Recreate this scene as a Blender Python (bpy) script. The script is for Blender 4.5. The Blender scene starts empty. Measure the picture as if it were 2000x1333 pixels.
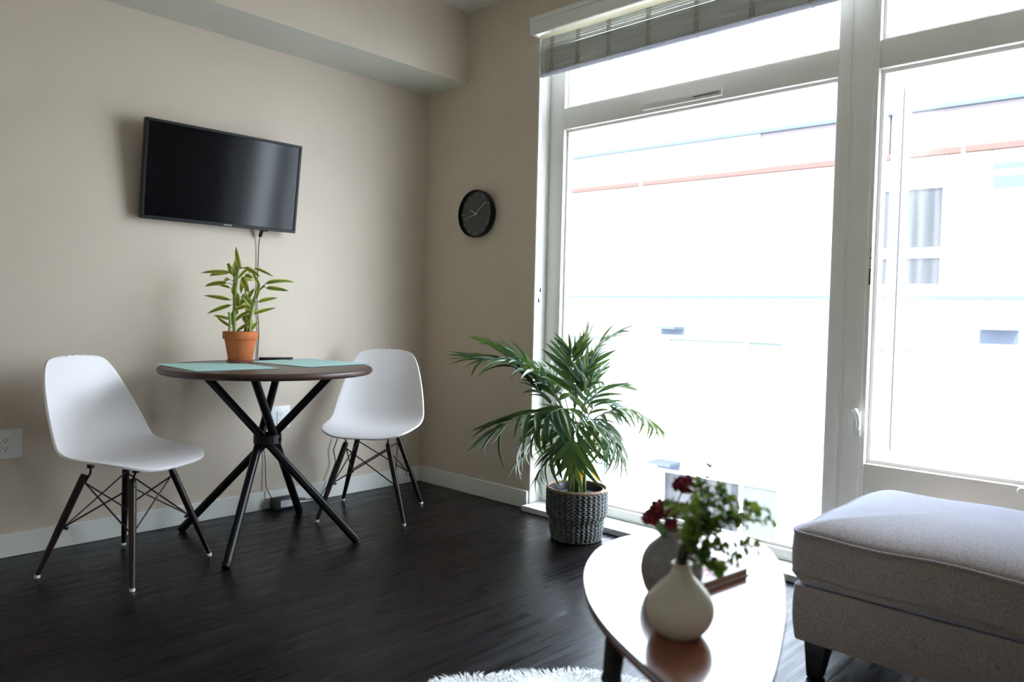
import bpy, bmesh, math, random
from math import sin, cos, pi, radians
from mathutils import Vector as V, Matrix, Euler
random.seed(7)
sc = bpy.context.scene
COL = sc.collection

# ------------------------------------------------------------------ camera
cam = bpy.data.cameras.new('camera'); co = bpy.data.objects.new('camera', cam); COL.objects.link(co)
RT = V((0.68545446, -0.72773602, 0.02350468)); UP = V((0.00987143, 0.04156677, 0.99908696)); FW = V((0.72804859, 0.68459659, -0.03567592))
mw = Matrix((RT, UP, -FW)).transposed().to_4x4(); mw.translation = V((-3.03567, -3.61934, 1.05))
co.matrix_world = mw
cam.sensor_width = 36; cam.lens = 1479.15 / 2000 * 36; cam.clip_start = 0.05; cam.clip_end = 200
cam.dof.use_dof = True; cam.dof.focus_distance = 3.6; cam.dof.aperture_fstop = 2.8
sc.camera = co
# ------------------------------------------------------------------ light
sc.view_settings.view_transform = 'Standard'; sc.view_settings.look = 'None'
sc.view_settings.gamma = 1; sc.view_settings.use_curve_mapping = False
sc.view_settings.exposure = 0.0
w = bpy.data.worlds.new('sky'); sc.world = w; w.use_nodes = True
bg = w.node_tree.nodes['Background']; bg.inputs[0].default_value = (0.77, 0.865, 1.0, 1); bg.inputs[1].default_value = 19.5
sun = bpy.data.lights.new('sun', 'SUN'); so = bpy.data.objects.new('sun', sun); COL.objects.link(so)
sun.energy = 16; sun.color = (1, 0.95, 0.90); sun.angle = 0.0093
so.rotation_euler = V((-0.62, -0.30, 0.72)).to_track_quat('Z', 'Y').to_euler()
so.location = (0, 0, 20)
pl = bpy.data.lights.new('window_portal', 'AREA'); pl.shape = 'RECTANGLE'; pl.size = 2.6; pl.size_y = 2.4
po = bpy.data.objects.new('window_portal', pl); COL.objects.link(po); po.location = (0.30, -2.1, 1.34); po.rotation_euler = (0, radians(90), 0)
pl.cycles.is_portal = True
sc.cycles.max_bounces = 10; sc.cycles.diffuse_bounces = 7; sc.cycles.transparent_max_bounces = 16
sc.cycles.use_denoising = True

# ------------------------------------------------------------------ materials
def mat(name, col, rough=0.6, metal=0.0, spec=0.5, coat=0.0, coat_r=0.1, noise=None, bump=None, rand=None, trans=0.0, sheen=0.0):
    """noise=(scale xyz, amount, second colour); bump=(scale xyz, strength, distance)"""
    m = bpy.data.materials.new(name); m.use_nodes = True; nt = m.node_tree; N = nt.nodes; L = nt.links
    b = N['Principled BSDF']; b.inputs['Base Color'].default_value = (*col, 1); b.inputs['Roughness'].default_value = rough
    b.inputs['Metallic'].default_value = metal; b.inputs['Specular IOR Level'].default_value = spec
    b.inputs['Coat Weight'].default_value = coat; b.inputs['Coat Roughness'].default_value = coat_r
    b.inputs['Sheen Weight'].default_value = sheen
    tc = N.new('ShaderNodeTexCoord')
    def nz(scale, det=4, src=None):
        mp = N.new('ShaderNodeMapping'); mp.inputs['Scale'].default_value = scale
        L.new(src or tc.outputs['Object'], mp.inputs[0]); n = N.new('ShaderNodeTexNoise'); n.inputs['Detail'].default_value = det
        n.inputs['Scale'].default_value = 1.0; L.new(mp.outputs[0], n.inputs[0]); return n
    out = None
    if noise:
        n = nz(noise[0]); cr = N.new('ShaderNodeValToRGB'); cr.color_ramp.elements[0].position = 0.35; cr.color_ramp.elements[1].position = 0.65
        cr.color_ramp.elements[0].color = (*col, 1); cr.color_ramp.elements[1].color = (*noise[1], 1)
        L.new(n.outputs['Fac'], cr.inputs[0]); out = cr.outputs[0]
    else:
        n = nz((6, 6, 6)); mx = N.new('ShaderNodeMixRGB'); mx.blend_type = 'MULTIPLY'; mx.inputs[1].default_value = (*col, 1)
        cr = N.new('ShaderNodeValToRGB'); cr.color_ramp.elements[0].color = (0.94, 0.94, 0.94, 1); cr.color_ramp.elements[1].color = (1, 1, 1, 1)
        L.new(n.outputs['Fac'], cr.inputs[0]); L.new(cr.outputs[0], mx.inputs[2]); mx.inputs[0].default_value = 1; out = mx.outputs[0]
    if rand:
        oi = N.new('ShaderNodeObjectInfo'); mr = N.new('ShaderNodeMapRange'); mr.inputs[3].default_value = 1 - rand; mr.inputs[4].default_value = 1 + rand
        L.new(oi.outputs['Random'], mr.inputs[0]); mu = N.new('ShaderNodeVectorMath'); mu.operation = 'SCALE'
        L.new(out, mu.inputs[0]); L.new(mr.outputs[0], mu.inputs['Scale']); out = mu.outputs[0]
    L.new(out, b.inputs['Base Color'])
    if bump:
        n2 = nz(bump[0]); bp = N.new('ShaderNodeBump'); bp.inputs['Strength'].default_value = bump[1]; bp.inputs['Distance'].default_value = bump[2]
        L.new(n2.outputs['Fac'], bp.inputs['Height']); L.new(bp.outputs[0], b.inputs['Normal'])
    if trans:
        tr = N.new('ShaderNodeBsdfTranslucent'); L.new(out, tr.inputs[0]); ms = N.new('ShaderNodeMixShader'); ms.inputs[0].default_value = trans
        L.new(b.outputs[0], ms.inputs[1]); L.new(tr.outputs[0], ms.inputs[2]); L.new(ms.outputs[0], N['Material Output'].inputs[0])
    return m
def glass_mat(name, tint=(0.97, 0.985, 0.98), ior=1.45):
    m = bpy.data.materials.new(name); m.use_nodes = True; nt = m.node_tree; N = nt.nodes; L = nt.links
    N.remove(N['Principled BSDF']); t = N.new('ShaderNodeBsdfTransparent'); t.inputs[0].default_value = (*tint, 1)
    g = N.new('ShaderNodeBsdfGlossy'); g.inputs['Roughness'].default_value = 0.02; f = N.new('ShaderNodeFresnel'); f.inputs[0].default_value = ior
    ge = N.new('ShaderNodeNewGeometry'); mu = N.new('ShaderNodeMath'); mu.operation = 'MULTIPLY'; iv = N.new('ShaderNodeMath'); iv.operation = 'SUBTRACT'; iv.inputs[0].default_value = 1
    L.new(ge.outputs['Backfacing'], iv.inputs[1]); L.new(f.outputs[0], mu.inputs[0]); L.new(iv.outputs[0], mu.inputs[1])     # only the entering face reflects
    x = N.new('ShaderNodeMixShader'); L.new(mu.outputs[0], x.inputs[0]); L.new(t.outputs[0], x.inputs[1]); L.new(g.outputs[0], x.inputs[2])
    L.new(x.outputs[0], N['Material Output'].inputs[0]); return m

M = {}
M['wall'] = mat('greige_wall_paint', (0.62, 0.53, 0.435), 0.75, spec=0.25, bump=((160, 160, 160), 0.06, 0.001))
M['bounce_wall'] = mat('bounce_white_paint', (0.86, 0.80, 0.70), 0.8)  # unseen walls made lighter than the room's paint to bounce fill light
M['soffit'] = mat('ceiling_paint', (0.66, 0.65, 0.58), 0.8, spec=0.2)
M['trim'] = mat('white_trim_paint', (0.74, 0.74, 0.70), 0.45)
M['vinyl'] = mat('white_vinyl', (0.86, 0.83, 0.785), 0.38)
M['sill'] = mat('pale_quartz', (0.72, 0.73, 0.72), 0.35, noise=((7, 7, 7), (0.62, 0.64, 0.64)))
M['glass'] = glass_mat('window_glass')
M['bglass'] = mat('far_window_glass', (0.066, 0.073, 0.067), 0.3, spec=0.1)
M['bglass_dark'] = mat('far_window_glass_dark', (0.022, 0.023, 0.025), 0.3, spec=.1, noise=((6, 6, .3), (0.05, 0.05, 0.052)))
M['shell'] = mat('white_moulded_plastic', (0.82, 0.79, 0.80), 0.40, spec=0.45)
M['darkwood'] = mat('espresso_wood', (0.010, 0.0055, 0.005), 0.30, spec=.30, noise=((30, 30, 4), (0.020, 0.010, 0.008)))
M['blackmetal'] = mat('black_powder_coat', (0.006, 0.006, 0.007), 0.28, spec=.28)
M['wire'] = mat('black_wire', (0.010, 0.010, 0.011), 0.4)
M['glide'] = mat('white_glide', (0.75, 0.74, 0.70), 0.4)
M['tabletop'] = mat('walnut_veneer', (0.050, 0.028, 0.021), 0.36, spec=.35, noise=((3, 40, 10), (0.078, 0.046, 0.034)))
M['mat'] = mat('aqua_ribbed_cloth', (0.40, 0.64, 0.61), 0.85, noise=((90, 2, 2), (0.46, 0.70, 0.66)), bump=((300, 8, 8), 0.3, 0.001))
M['terracotta'] = mat('terracotta', (0.54, 0.16, 0.055), 0.75, spec=.2, noise=((9, 9, 9), (0.47, 0.14, 0.05)))
M['terracotta_dark'] = mat('dark_terracotta', (0.26, 0.075, 0.035), 0.55)  # darker terracotta for the saucer
M['soil'] = mat('potting_soil', (0.018, 0.012, 0.009), 0.95, bump=((90, 90, 90), 1.0, 0.01))
M['cane'] = mat('green_cane', (0.19, 0.27, 0.05), 0.5, noise=((40, 40, 60), (0.30, 0.36, 0.10)))
M['rubber'] = mat('black_plastic', (0.006, 0.006, 0.008), 0.42, spec=.22)
M['rubberm'] = mat('black_plastic_matt', (0.018, 0.018, 0.02), 0.5)
M['screen'] = mat('tv_screen', (0.003, 0.003, 0.004), 0.11, spec=0.22)
M['logo'] = mat('silver_print', (0.75, 0.75, 0.77), 0.3)
M['label'] = mat('white_sticker', (0.62, 0.62, 0.66), 0.5)
M['dial'] = mat('charcoal_dial', (0.045, 0.05, 0.05), 0.45)
M['brass'] = mat('pale_brass', (0.62, 0.55, 0.36), 0.35, metal=0.6)
M['whiteplastic'] = mat('white_plastic', (0.78, 0.78, 0.76), 0.35)
M['slot'] = mat('dark_slot', (0.03, 0.03, 0.03), 0.6)
M['fabric'] = mat('grey_woven_fabric', (0.155, 0.122, 0.105), 0.9, noise=((240, 240, 420), (0.30, 0.25, 0.225)), bump=((400, 400, 400), 0.5, 0.002), sheen=1.0, spec=0.15)
M['fabric'].node_tree.nodes['Principled BSDF'].inputs['Sheen Tint'].default_value = (.62, .74, 1, 1); M['fabric'].node_tree.nodes['Principled BSDF'].inputs['Sheen Roughness'].default_value = .35
M['piping'] = mat('tan_piping', (0.20, 0.15, 0.12), 0.8)
M['blackleg'] = mat('black_wood_leg', (0.006, 0.005, 0.005), 0.4)
M['fur'] = mat('white_sheepskin', (0.82, 0.82, 0.82), 0.9, sheen=0.3)
M['hem'] = mat('dark_teal_hem', (0.06, 0.11, 0.11), 0.8)
M['coffee'] = mat('red_brown_veneer', (0.15, 0.032, 0.013), 0.22, noise=((14, 3, 3), (0.21, 0.052, 0.022)), coat=1.0, coat_r=0.10)
M['coffee_edge'] = mat('black_edge_band', (0.012, 0.011, 0.010), 0.25)
M['vase_w'] = mat('cream_glazed_ceramic', (0.52, 0.475, 0.40), 0.26, spec=0.6, noise=((3, 3, 3), (0.48, 0.44, 0.37)))
M['vase_g'] = mat('grey_stoneware', (0.21, 0.20, 0.205), 0.75, noise=((50, 50, 50), (0.27, 0.255, 0.26)), bump=((60, 60, 60), .4, .003))
M['red'] = mat('crimson_florets', (0.27, 0.018, 0.032), 0.7, noise=((150, 150, 150), (0.12, 0.006, 0.016)))
M['paper'] = mat('brown_page_edge', (0.42, 0.28, 0.22), 0.8, noise=((2, 2, 500), (0.32, 0.2, 0.15)))
M['shade'] = mat('grey_matchstick', (0.66, 0.66, 0.62), 0.7, noise=((30, 4, 200), (0.54, 0.54, 0.51)), trans=0.42)
M['cord'] = mat('taupe_cord', (0.30, 0.24, 0.17), 0.8)
M['cordw'] = mat('white_cord', (0.7, 0.7, 0.68), 0.7)
M['railfab'] = mat('translucent_liner', (0.85, 0.82, 0.72), 0.7, trans=0.55)
M['railbot'] = mat('pale_hem_bar', (0.62, 0.62, 0.68), 0.5, trans=0.35)
M['stemdark'] = mat('dark_twig', (0.05, 0.035, 0.02), 0.7)
M['palmstem'] = mat('palm_stem', (0.07, 0.11, 0.03), 0.5, noise=((20, 20, 30), (0.12, 0.14, 0.05)))
M['wicker'] = mat('grey_green_seagrass', (0.085, 0.098, 0.095), 0.6, noise=((60, 60, 60), (0.15, 0.16, 0.15)))
M['wicker_rim'] = mat('tan_seagrass_rim', (0.32, 0.20, 0.12), 0.7, noise=((60, 60, 60), (0.22, 0.14, 0.085)))
M['nursery'] = mat('black_nursery_pot', (0.02, 0.02, 0.028), 0.3)
M['fac'] = mat('white_render', (0.45, 0.44, 0.42), 0.8, spec=0.0, rand=0.02)
M['fac2'] = mat('pale_pink_render', (0.105, 0.088, 0.090), 0.8, spec=0.0)
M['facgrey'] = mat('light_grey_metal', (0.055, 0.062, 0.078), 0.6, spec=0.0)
M['orange'] = mat('copper_orange_flashing', (0.080, 0.047, 0.040), 0.7, spec=0.0)
M['pinkpanel'] = mat('pink_panel', (0.12, 0.078, 0.084), 0.8, spec=0.0)
M['asphalt'] = mat('street_paving', (0.25, 0.25, 0.25), 0.9)
M['gasket'] = mat('grey_gasket', (0.10, 0.10, 0.115), 0.6)
M['ventgrey'] = mat('vent_grey', (0.22, 0.22, 0.22), 0.6)
M['ext'] = mat('exterior_wall', (0.5, 0.5, 0.48), 0.9)

def leaf_mat(name, c1, c2, edge=None, trans=0.35, rough=0.38):
    """c1..c2 random by object; edge = margin colour (across the blade, generated coordinates)"""
    m = bpy.data.materials.new(name); m.use_nodes = True; nt = m.node_tree; N = nt.nodes; L = nt.links; b = N['Principled BSDF']
    oi = N.new('ShaderNodeObjectInfo'); mx = N.new('ShaderNodeMixRGB'); mx.inputs[1].default_value = (*c1, 1); mx.inputs[2].default_value = (*c2, 1)
    L.new(oi.outputs['Random'], mx.inputs[0]); out = mx.outputs[0]
    if edge:
        tc = N.new('ShaderNodeTexCoord'); sp = N.new('ShaderNodeSeparateXYZ'); L.new(tc.outputs['Object'], sp.inputs[0])
        ab = N.new('ShaderNodeMath'); ab.operation = 'ABSOLUTE'; L.new(sp.outputs['Y'], ab.inputs[0])
        cr = N.new('ShaderNodeMapRange'); cr.inputs[1].default_value = 0.22; cr.inputs[2].default_value = 0.32; L.new(ab.outputs[0], cr.inputs[0])
        m2 = N.new('ShaderNodeMixRGB'); m2.inputs[2].default_value = (*edge, 1); L.new(cr.outputs[0], m2.inputs[0]); L.new(out, m2.inputs[1]); out = m2.outputs[0]
    L.new(out, b.inputs['Base Color']); b.inputs['Roughness'].default_value = rough
    tr = N.new('ShaderNodeBsdfTranslucent'); sa = N.new('ShaderNodeHueSaturation'); sa.inputs['Value'].default_value = 1.5; sa.inputs['Hue'].default_value = .485
    L.new(out, sa.inputs['Color']); L.new(sa.outputs[0], tr.inputs[0])
    ms = N.new('ShaderNodeMixShader'); ms.inputs[0].default_value = trans; L.new(b.outputs[0], ms.inputs[1]); L.new(tr.outputs[0], ms.inputs[2])
    L.new(ms.outputs[0], N['Material Output'].inputs[0]); return m
M['palmleaf'] = leaf_mat('palm_leaflet', (0.016, 0.052, 0.024), (0.075, 0.125, 0.020), trans=0.24, rough=.33)
M['palmyellow'] = leaf_mat('yellowed_leaflet', (0.75, 0.48, 0.02), (0.62, 0.42, 0.03), trans=0.4)
M['dracleaf'] = leaf_mat('striped_leaf', (0.12, 0.21, 0.03), (0.26, 0.33, 0.05), edge=(0.66, 0.60, 0.16), trans=0.3)
M['sprigleaf'] = leaf_mat('sprig_leaf', (0.05, 0.14, 0.018), (0.26, 0.36, 0.05), trans=0.20)
M['broadleaf'] = leaf_mat('broad_leaf', (0.07, 0.13, 0.05), (0.12, 0.20, 0.06), trans=0.3)

def floor_mat():
    m = bpy.data.materials.new('espresso_floor_planks'); m.use_nodes = True; nt = m.node_tree; N = nt.nodes; L = nt.links; b = N['Principled BSDF']
    ge = N.new('ShaderNodeNewGeometry'); oi = N.new('ShaderNodeObjectInfo')
    add = N.new('ShaderNodeVectorMath'); add.operation = 'ADD'; sc_ = N.new('ShaderNodeVectorMath'); sc_.operation = 'SCALE'; sc_.inputs[0].default_value = (7, 5, 3)
    L.new(oi.outputs['Random'], sc_.inputs['Scale']); L.new(ge.outputs['Position'], add.inputs[0]); L.new(sc_.outputs[0], add.inputs[1])
    def nz(s, d=5):
        mp = N.new('ShaderNodeMapping'); mp.inputs['Scale'].default_value = s; L.new(add.outputs[0], mp.inputs[0])
        n = N.new('ShaderNodeTexNoise'); n.inputs['Scale'].default_value = 1; n.inputs['Detail'].default_value = d; L.new(mp.outputs[0], n.inputs[0]); return n
    n = nz((2.0, 30, 1)); cr = N.new('ShaderNodeValToRGB'); e = cr.color_ramp.elements; e[0].position = .3; e[1].position = .7
    e[0].color = (0.0016, 0.0013, 0.0014, 1); e[1].color = (0.0085, 0.0056, 0.0056, 1); L.new(n.outputs['Fac'], cr.inputs[0])
    mr = N.new('ShaderNodeMapRange'); mr.inputs[3].default_value = .75; mr.inputs[4].default_value = 1.3; L.new(oi.outputs['Random'], mr.inputs[0])
    mu = N.new('ShaderNodeVectorMath'); mu.operation = 'SCALE'; L.new(cr.outputs[0], mu.inputs[0]); L.new(mr.outputs[0], mu.inputs['Scale']); L.new(mu.outputs[0], b.inputs['Base Color'])
    n2 = nz((3.0, 40, 1), 6); r = N.new('ShaderNodeMapRange'); r.inputs[1].default_value = .3; r.inputs[2].default_value = .7; r.inputs[3].default_value = .20; r.inputs[4].default_value = .44; L.new(n2.outputs['Fac'], r.inputs[0]); L.new(r.outputs[0], b.inputs['Roughness'])
    b.inputs['Specular IOR Level'].default_value = 0.19; b.inputs['Specular Tint'].default_value = (.66, .80, 1, 1)
    n3 = nz((5, 90, 1), 6); bp = N.new('ShaderNodeBump'); bp.inputs['Strength'].default_value = .25; bp.inputs['Distance'].default_value = .002
    L.new(n3.outputs['Fac'], bp.inputs['Height']); L.new(bp.outputs[0], b.inputs['Normal'])
    return m
M['floor'] = floor_mat()

# ------------------------------------------------------------------ helpers
def B(): return bmesh.new()
def box(bm, lo, hi, bev=0.0, seg=2):
    c = [(a + b_) / 2 for a, b_ in zip(lo, hi)]; s = [abs(b_ - a) for a, b_ in zip(lo, hi)]
    r = bmesh.ops.create_cube(bm, size=1, matrix=Matrix.Translation(c) @ Matrix.Diagonal((*s, 1)))
    if bev:
        ed = set(e for v in r['verts'] for e in v.link_edges)
        bmesh.ops.bevel(bm, geom=list(ed), offset=bev, segments=seg, profile=.5, affect='EDGES')
    return bm
def frame_of(d):
    d = d.normalized(); a = V((0, 0, 1)) if abs(d.z) < .95 else V((1, 0, 0)); x = d.cross(a).normalized(); return x, d.cross(x).normalized()
def tube(bm, pts, r, n=10, cap=True):
    pts = [V(p) for p in pts]; rs = r if isinstance(r, (list, tuple)) else [r] * len(pts); rings = []; px = None
    for i, p in enumerate(pts):
        d = (pts[min(i + 1, len(pts) - 1)] - pts[max(i - 1, 0)])
        if px is None: px, _ = frame_of(d)
        d.normalize(); px = (px - d * px.dot(d)).normalized(); y = d.cross(px)
        rings.append([bm.verts.new(p + (px * cos(2 * pi * k / n) + y * sin(2 * pi * k / n)) * rs[i]) for k in range(n)])
    for a, b_ in zip(rings, rings[1:]):
        for k in range(n): bm.faces.new((a[k], a[(k + 1) % n], b_[(k + 1) % n], b_[k]))
    if cap: bm.faces.new(rings[0][::-1]); bm.faces.new(rings[-1])
    return bm
def lathe(bm, prof, c=(0, 0, 0), n=40, axis='z', closed=False):
    """prof: list of (radius, height); r=0 closes the end"""
    rings = []; c = V(c)
    def P(r, h, a):
        if axis == 'z': return c + V((r * cos(a), r * sin(a), h))
        return c + V((-h, r * cos(a), r * sin(a)))        # axis pointing to -x
    for r, h in prof:
        rings.append([bm.verts.new(P(0, h, 0))] if r == 0 else [bm.verts.new(P(r, h, 2 * pi * k / n)) for k in range(n)])
    pr = list(zip(rings, rings[1:])) + ([(rings[-1], rings[0])] if closed else [])
    for a, b_ in pr:
        for k in range(n):
            k2 = (k + 1) % n
            if len(a) == 1: bm.faces.new((a[0], b_[k2], b_[k]))
            elif len(b_) == 1: bm.faces.new((a[k], a[k2], b_[0]))
            else: bm.faces.new((a[k], a[k2], b_[k2], b_[k]))
    return bm
def prism(bm, poly, z0, z1):
    a = [bm.verts.new((x, y, z0)) for x, y in poly]; b_ = [bm.verts.new((x, y, z1)) for x, y in poly]
    bm.faces.new(a[::-1]); bm.faces.new(b_); n = len(a)
    for k in range(n): bm.faces.new((a[k], a[(k + 1) % n], b_[(k + 1) % n], b_[k]))
    return bm
def origin(o):
    p = V((0, 0, 0))
    while o is not None: p = p + o.location; o = o.parent
    return p
def finish(bm, smooth=True, ang=40):
    bmesh.ops.recalc_face_normals(bm, faces=bm.faces)
    if smooth:
        for f in bm.faces: f.smooth = True
        for e in bm.edges:
            if len(e.link_faces) == 2 and e.calc_face_angle(0) > radians(ang): e.smooth = False
def obj(name, bm, m, parent=None, at=None, smooth=True, mesh=None, ang=40):
    """bm in world coordinates; the object's origin goes to `at` (top-level) or to its parent's origin"""
    if mesh is None:
        mesh = bpy.data.meshes.new(name)
        off = origin(parent) if parent else V(at or (0, 0, 0))
        bmesh.ops.translate(bm, verts=bm.verts, vec=-off); finish(bm, smooth, ang); bm.to_mesh(mesh); bm.free()
        mesh.materials.append(M[m])
    o = bpy.data.objects.new(name, mesh); COL.objects.link(o)
    if parent: o.parent = parent
    elif at: o.location = at
    return o
def tag(o, label=None, cat=None, group=None, kind=None):
    for k, v in (('label', label), ('category', cat), ('group', group), ('kind', kind)):
        if v: o[k] = v
    return o
def thing(name, loc, label, cat, group=None, kind=None):
    o = bpy.data.objects.new(name, None); COL.objects.link(o); o.location = loc; o.empty_display_size = .05
    return tag(o, label, cat, group, kind)
def dup(o, parent=None):
    c = o.copy(); COL.objects.link(c); c.parent = parent
    for ch in o.children: dup(ch, c)
    return c

# ------------------------------------------------------------------ setting
YW0, YW1 = -0.913, -3.32        # window opening along the right wall
XL, YN, CEIL, WH = -4.5, -5.1, 2.783, 2.62  # unseen left and front walls pulled in for more bounce light
fl = obj('floor', box(B(), (XL, YN, -.25), (0.2, 0.2, -.0035)), 'floor', smooth=False); tag(fl, 'dark espresso wood plank floor', 'floor', kind='structure')
y = 0.0; row = 0; pw = 0.152
while y > -3.75:
    xx = 0.0 - random.uniform(.2, 1.2); xs = [0.0, xx]
    while xs[-1] > -3.9: xs.append(xs[-1] - random.choice((1.0, 1.22, 1.22)))
    for a, b_ in zip(xs, xs[1:]):
        bm = B(); box(bm, (b_ + .0004, y - pw + .0004, -.0034), (a - .0004, y - .0004, random.uniform(-.0003, 0)))
        obj('plank', bm, 'floor', fl, smooth=False)
    y -= pw; row += 1
bm = B(); box(bm, (XL, 0, -.25), (0.2, 0.2, CEIL + .3)); tag(obj('wall_back', bm, 'wall', smooth=False), 'greige painted wall behind the bistro table', 'wall', kind='structure')
bm = B(); box(bm, (0, YW0, -.25), (.2, 0, CEIL + .3)); box(bm, (0, YN, -.25), (.2, YW1, CEIL + .3)); box(bm, (0, YW1, WH), (.2, YW0, CEIL + .3)); box(bm, (0, YW1, -.25), (.2, YW0, -.004))
tag(obj('wall_right', bm, 'wall', smooth=False), 'greige painted wall with the clock and tall windows', 'wall', kind='structure')
bm = B(); box(bm, (XL - .2, YN, -.25), (XL, 0.2, CEIL + .3)); tag(obj('unseen_bounce_wall_left', bm, 'bounce_wall', smooth=False), 'pale unseen wall at the left, set close to bounce light into the room', 'wall', kind='structure')
bm = B(); box(bm, (XL - .2, YN - .2, -.25), (0.2, YN, CEIL + .3)); tag(obj('unseen_bounce_wall_front', bm, 'bounce_wall', smooth=False), 'pale unseen wall behind the camera, set close to bounce light', 'wall', kind='structure')
bm = B(); box(bm, (XL, YN, CEIL), (0, 0, CEIL + .3)); tag(obj('ceiling', bm, 'soffit', smooth=False), 'flat painted ceiling', 'ceiling', kind='structure')
# soffit: painted face, ceiling-white underside
s = obj('trim_1', box(B(), (XL, -.3615, 2.379), (0, 0, CEIL)), 'wall', smooth=False); tag(s, 'boxed soffit along the top of the wall above the television', 'soffit', kind='structure')
obj('soffit_underside', box(B(), (XL, -.3612, 2.3775), (0, 0, 2.379)), 'soffit', s, smooth=False)
bm = B(); box(bm, (XL, -.0145, 0), (0, 0, .096), .003, 1); tag(obj('baseboard_back', bm, 'trim'), 'white baseboard under the television wall', 'baseboard', kind='structure')
bm = B(); box(bm, (-.0145, YW0, 0), (0, -.0145, .096), .003, 1); tag(obj('baseboard_right', bm, 'trim'), 'white baseboard below the clock', 'baseboard', kind='structure')
bm = B(); box(bm, (-.0145, YN, 0), (0, YW1 - .03, .096), .003, 1); tag(obj('baseboard_front', bm, 'trim'), 'white baseboard beyond the windows', 'baseboard', kind='structure')
bm = B(); box(bm, (-.07, YW1 - .02, 0.0005), (.11, YW0 - .012, .030), .003, 1); tag(obj('trim_2', bm, 'sill'), 'pale stone window sill slab at floor level', 'sill', kind='structure')
bm = B(); box(bm, (0.0, YW0 - .010, .030), (.12, YW0, WH), .001, 1); box(bm, (0.0, YW1, .03), (.12, YW1 + .010, WH), .001, 1); box(bm, (0, YW1 + .01, WH - .01), (.12, YW0 - .01, WH), .001, 1)
tag(obj('trim_3', bm, 'trim'), 'white painted reveal around the tall windows', 'window reveal', kind='structure')
X0, X1 = .092, .17
w1 = thing('window_1', (0.13, -1.7, 0.03), 'tall fixed window unit with upper light behind the palm', 'window', kind='structure')
def bar(name, lo, hi, par, m='vinyl', bev=.004): return obj(name, box(B(), lo, hi, bev, 2), m, par)
GY0, GY1, GR = -1.022, -2.445, -2.602
bar('frame_jamb', (X0, GY0, .03), (X1, YW0 - .010, WH - .01), w1)
bar('bottom_rail', (X0, GY1, .030), (X1, GY0, .077), w1)
bar('transom', (X0, GY1, 2.035), (X1, GY0, 2.147), w1)
bar('top_rail', (X0, GY1, WH - .07), (X1, GY0, WH - .01), w1)
bar('mullion', (X0 - .004, GR, .03), (X1, GY1, WH - .01), w1)
def bead(name, y0, y1, z0, z1, x, par, t=.012, d=.02, m='vinyl'):
    bm = B(); box(bm, (x, y0, z0), (x + d, y0 + t, z1)); box(bm, (x, y1 - t, z0), (x + d, y1, z1)); box(bm, (x, y0 + t, z0), (x + d, y1 - t, z0 + t)); box(bm, (x, y0 + t, z1 - t), (x + d, y1 - t, z1))
    return obj(name, bm, m, par, smooth=False)
for ya, yb in ((-2.497, -2.462), (-2.585, -2.515)): bar('mullion_cover', (X0 - .0075, ya, .03), (X0 - .003, yb, WH - .012), w1, bev=.0015)
bead('glazing_bead', GY1, GY0, .077, 2.035, .118, w1); bead('glazing_bead', GY1, GY0, 2.147, WH - .07, .118, w1)
obj('pane', box(B(), (.140, GY1 + .002, .079), (.146, GY0 - .002, 2.033)), 'glass', w1, smooth=False)
obj('pane', box(B(), (.140, GY1 + .002, 2.149), (.146, GY0 - .002, WH - .072)), 'glass', w1, smooth=False)
v = bar('trickle_vent', (X0 - .016, -1.94, 2.050), (X0 + .002, -1.52, 2.078), w1, bev=.003)
bar('vent_lip', (X0 - .024, -1.945, 2.071), (X0 - .010, -1.515, 2.079), v, 'vinyl', .002)
bar('vent_slider', (X0 - .019, -1.925, 2.062), (X0 - .0155, -1.80, 2.067), v, 'ventgrey', .0008)
w2 = thing('window_2', (0.13, -2.9, 0.03), 'right window unit with outward open casement and upper light', 'window', kind='structure')
bar('transom', (X0, YW1 + .010, 2.035), (X1, GR, 2.147), w2)
bar('top_rail', (X0, YW1 + .010, WH - .07), (X1, GR, WH - .01), w2)
bar('frame_jamb', (X0, YW1 + .010, .03), (X1, YW1 + .085, 2.035), w2)
bar('lower_rail', (X0, YW1 + .085, .355), (X1, GR, .492), w2)
bar('bottom_rail', (X0, YW1 + .085, .030), (X1, GR, .077), w2)
bead('frame_stop', YW1 + .085, GR + .000, .492, 2.035, .120, w2, .014, .05)
bead('glazing_bead', YW1 + .085, GR, .077, .355, .118, w2); bead('glazing_bead', YW1 + .01, GR, 2.147, WH - .07, .118, w2)
obj('pane', box(B(), (.140, YW1 + .087, .079), (.146, GR - .002, .353)), 'glass', w2, smooth=False)
obj('pane', box(B(), (.140, YW1 + .012, 2.149), (.146, GR - .002, WH - .072)), 'glass', w2, smooth=False)
# open sash, built flat then swung about its right-hand hinge
sa_w = .655; hinge = V((.155, YW1 + .10, 0)); ang = radians(-14.5)
def swing(bm):
    bmesh.ops.rotate(bm, verts=bm.verts, cent=hinge, matrix=Matrix.Rotation(ang, 3, 'Z')); return bm
zs0, zs1, t = .478, 2.048, .052
hy = hinge.y; bm = B(); xs0, xs1 = hinge.x, hinge.x + .05
sw = B(); box(sw, (xs0, hy, zs0), (xs1, hy + t, zs1)); box(sw, (xs0, hy + sa_w - t, zs0), (xs1, hy + sa_w, zs1)); box(sw, (xs0, hy + t, zs0), (xs1, hy + sa_w - t, zs0 + t)); box(sw, (xs0, hy + t, zs1 - t), (xs1, hy + sa_w - t, zs1))
sash = obj('sash', swing(sw), 'vinyl', w2, smooth=False)
sw = B(); g = .004
for (a, b_) in (((xs0 - g, hy + t - .006, zs0 + t - .006), (xs0, hy + t, zs1 - t + .006)), ((xs0 - g, hy + sa_w - t, zs0 + t - .006), (xs0, hy + sa_w - t + .006, zs1 - t + .006))): box(sw, a, b_)
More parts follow.
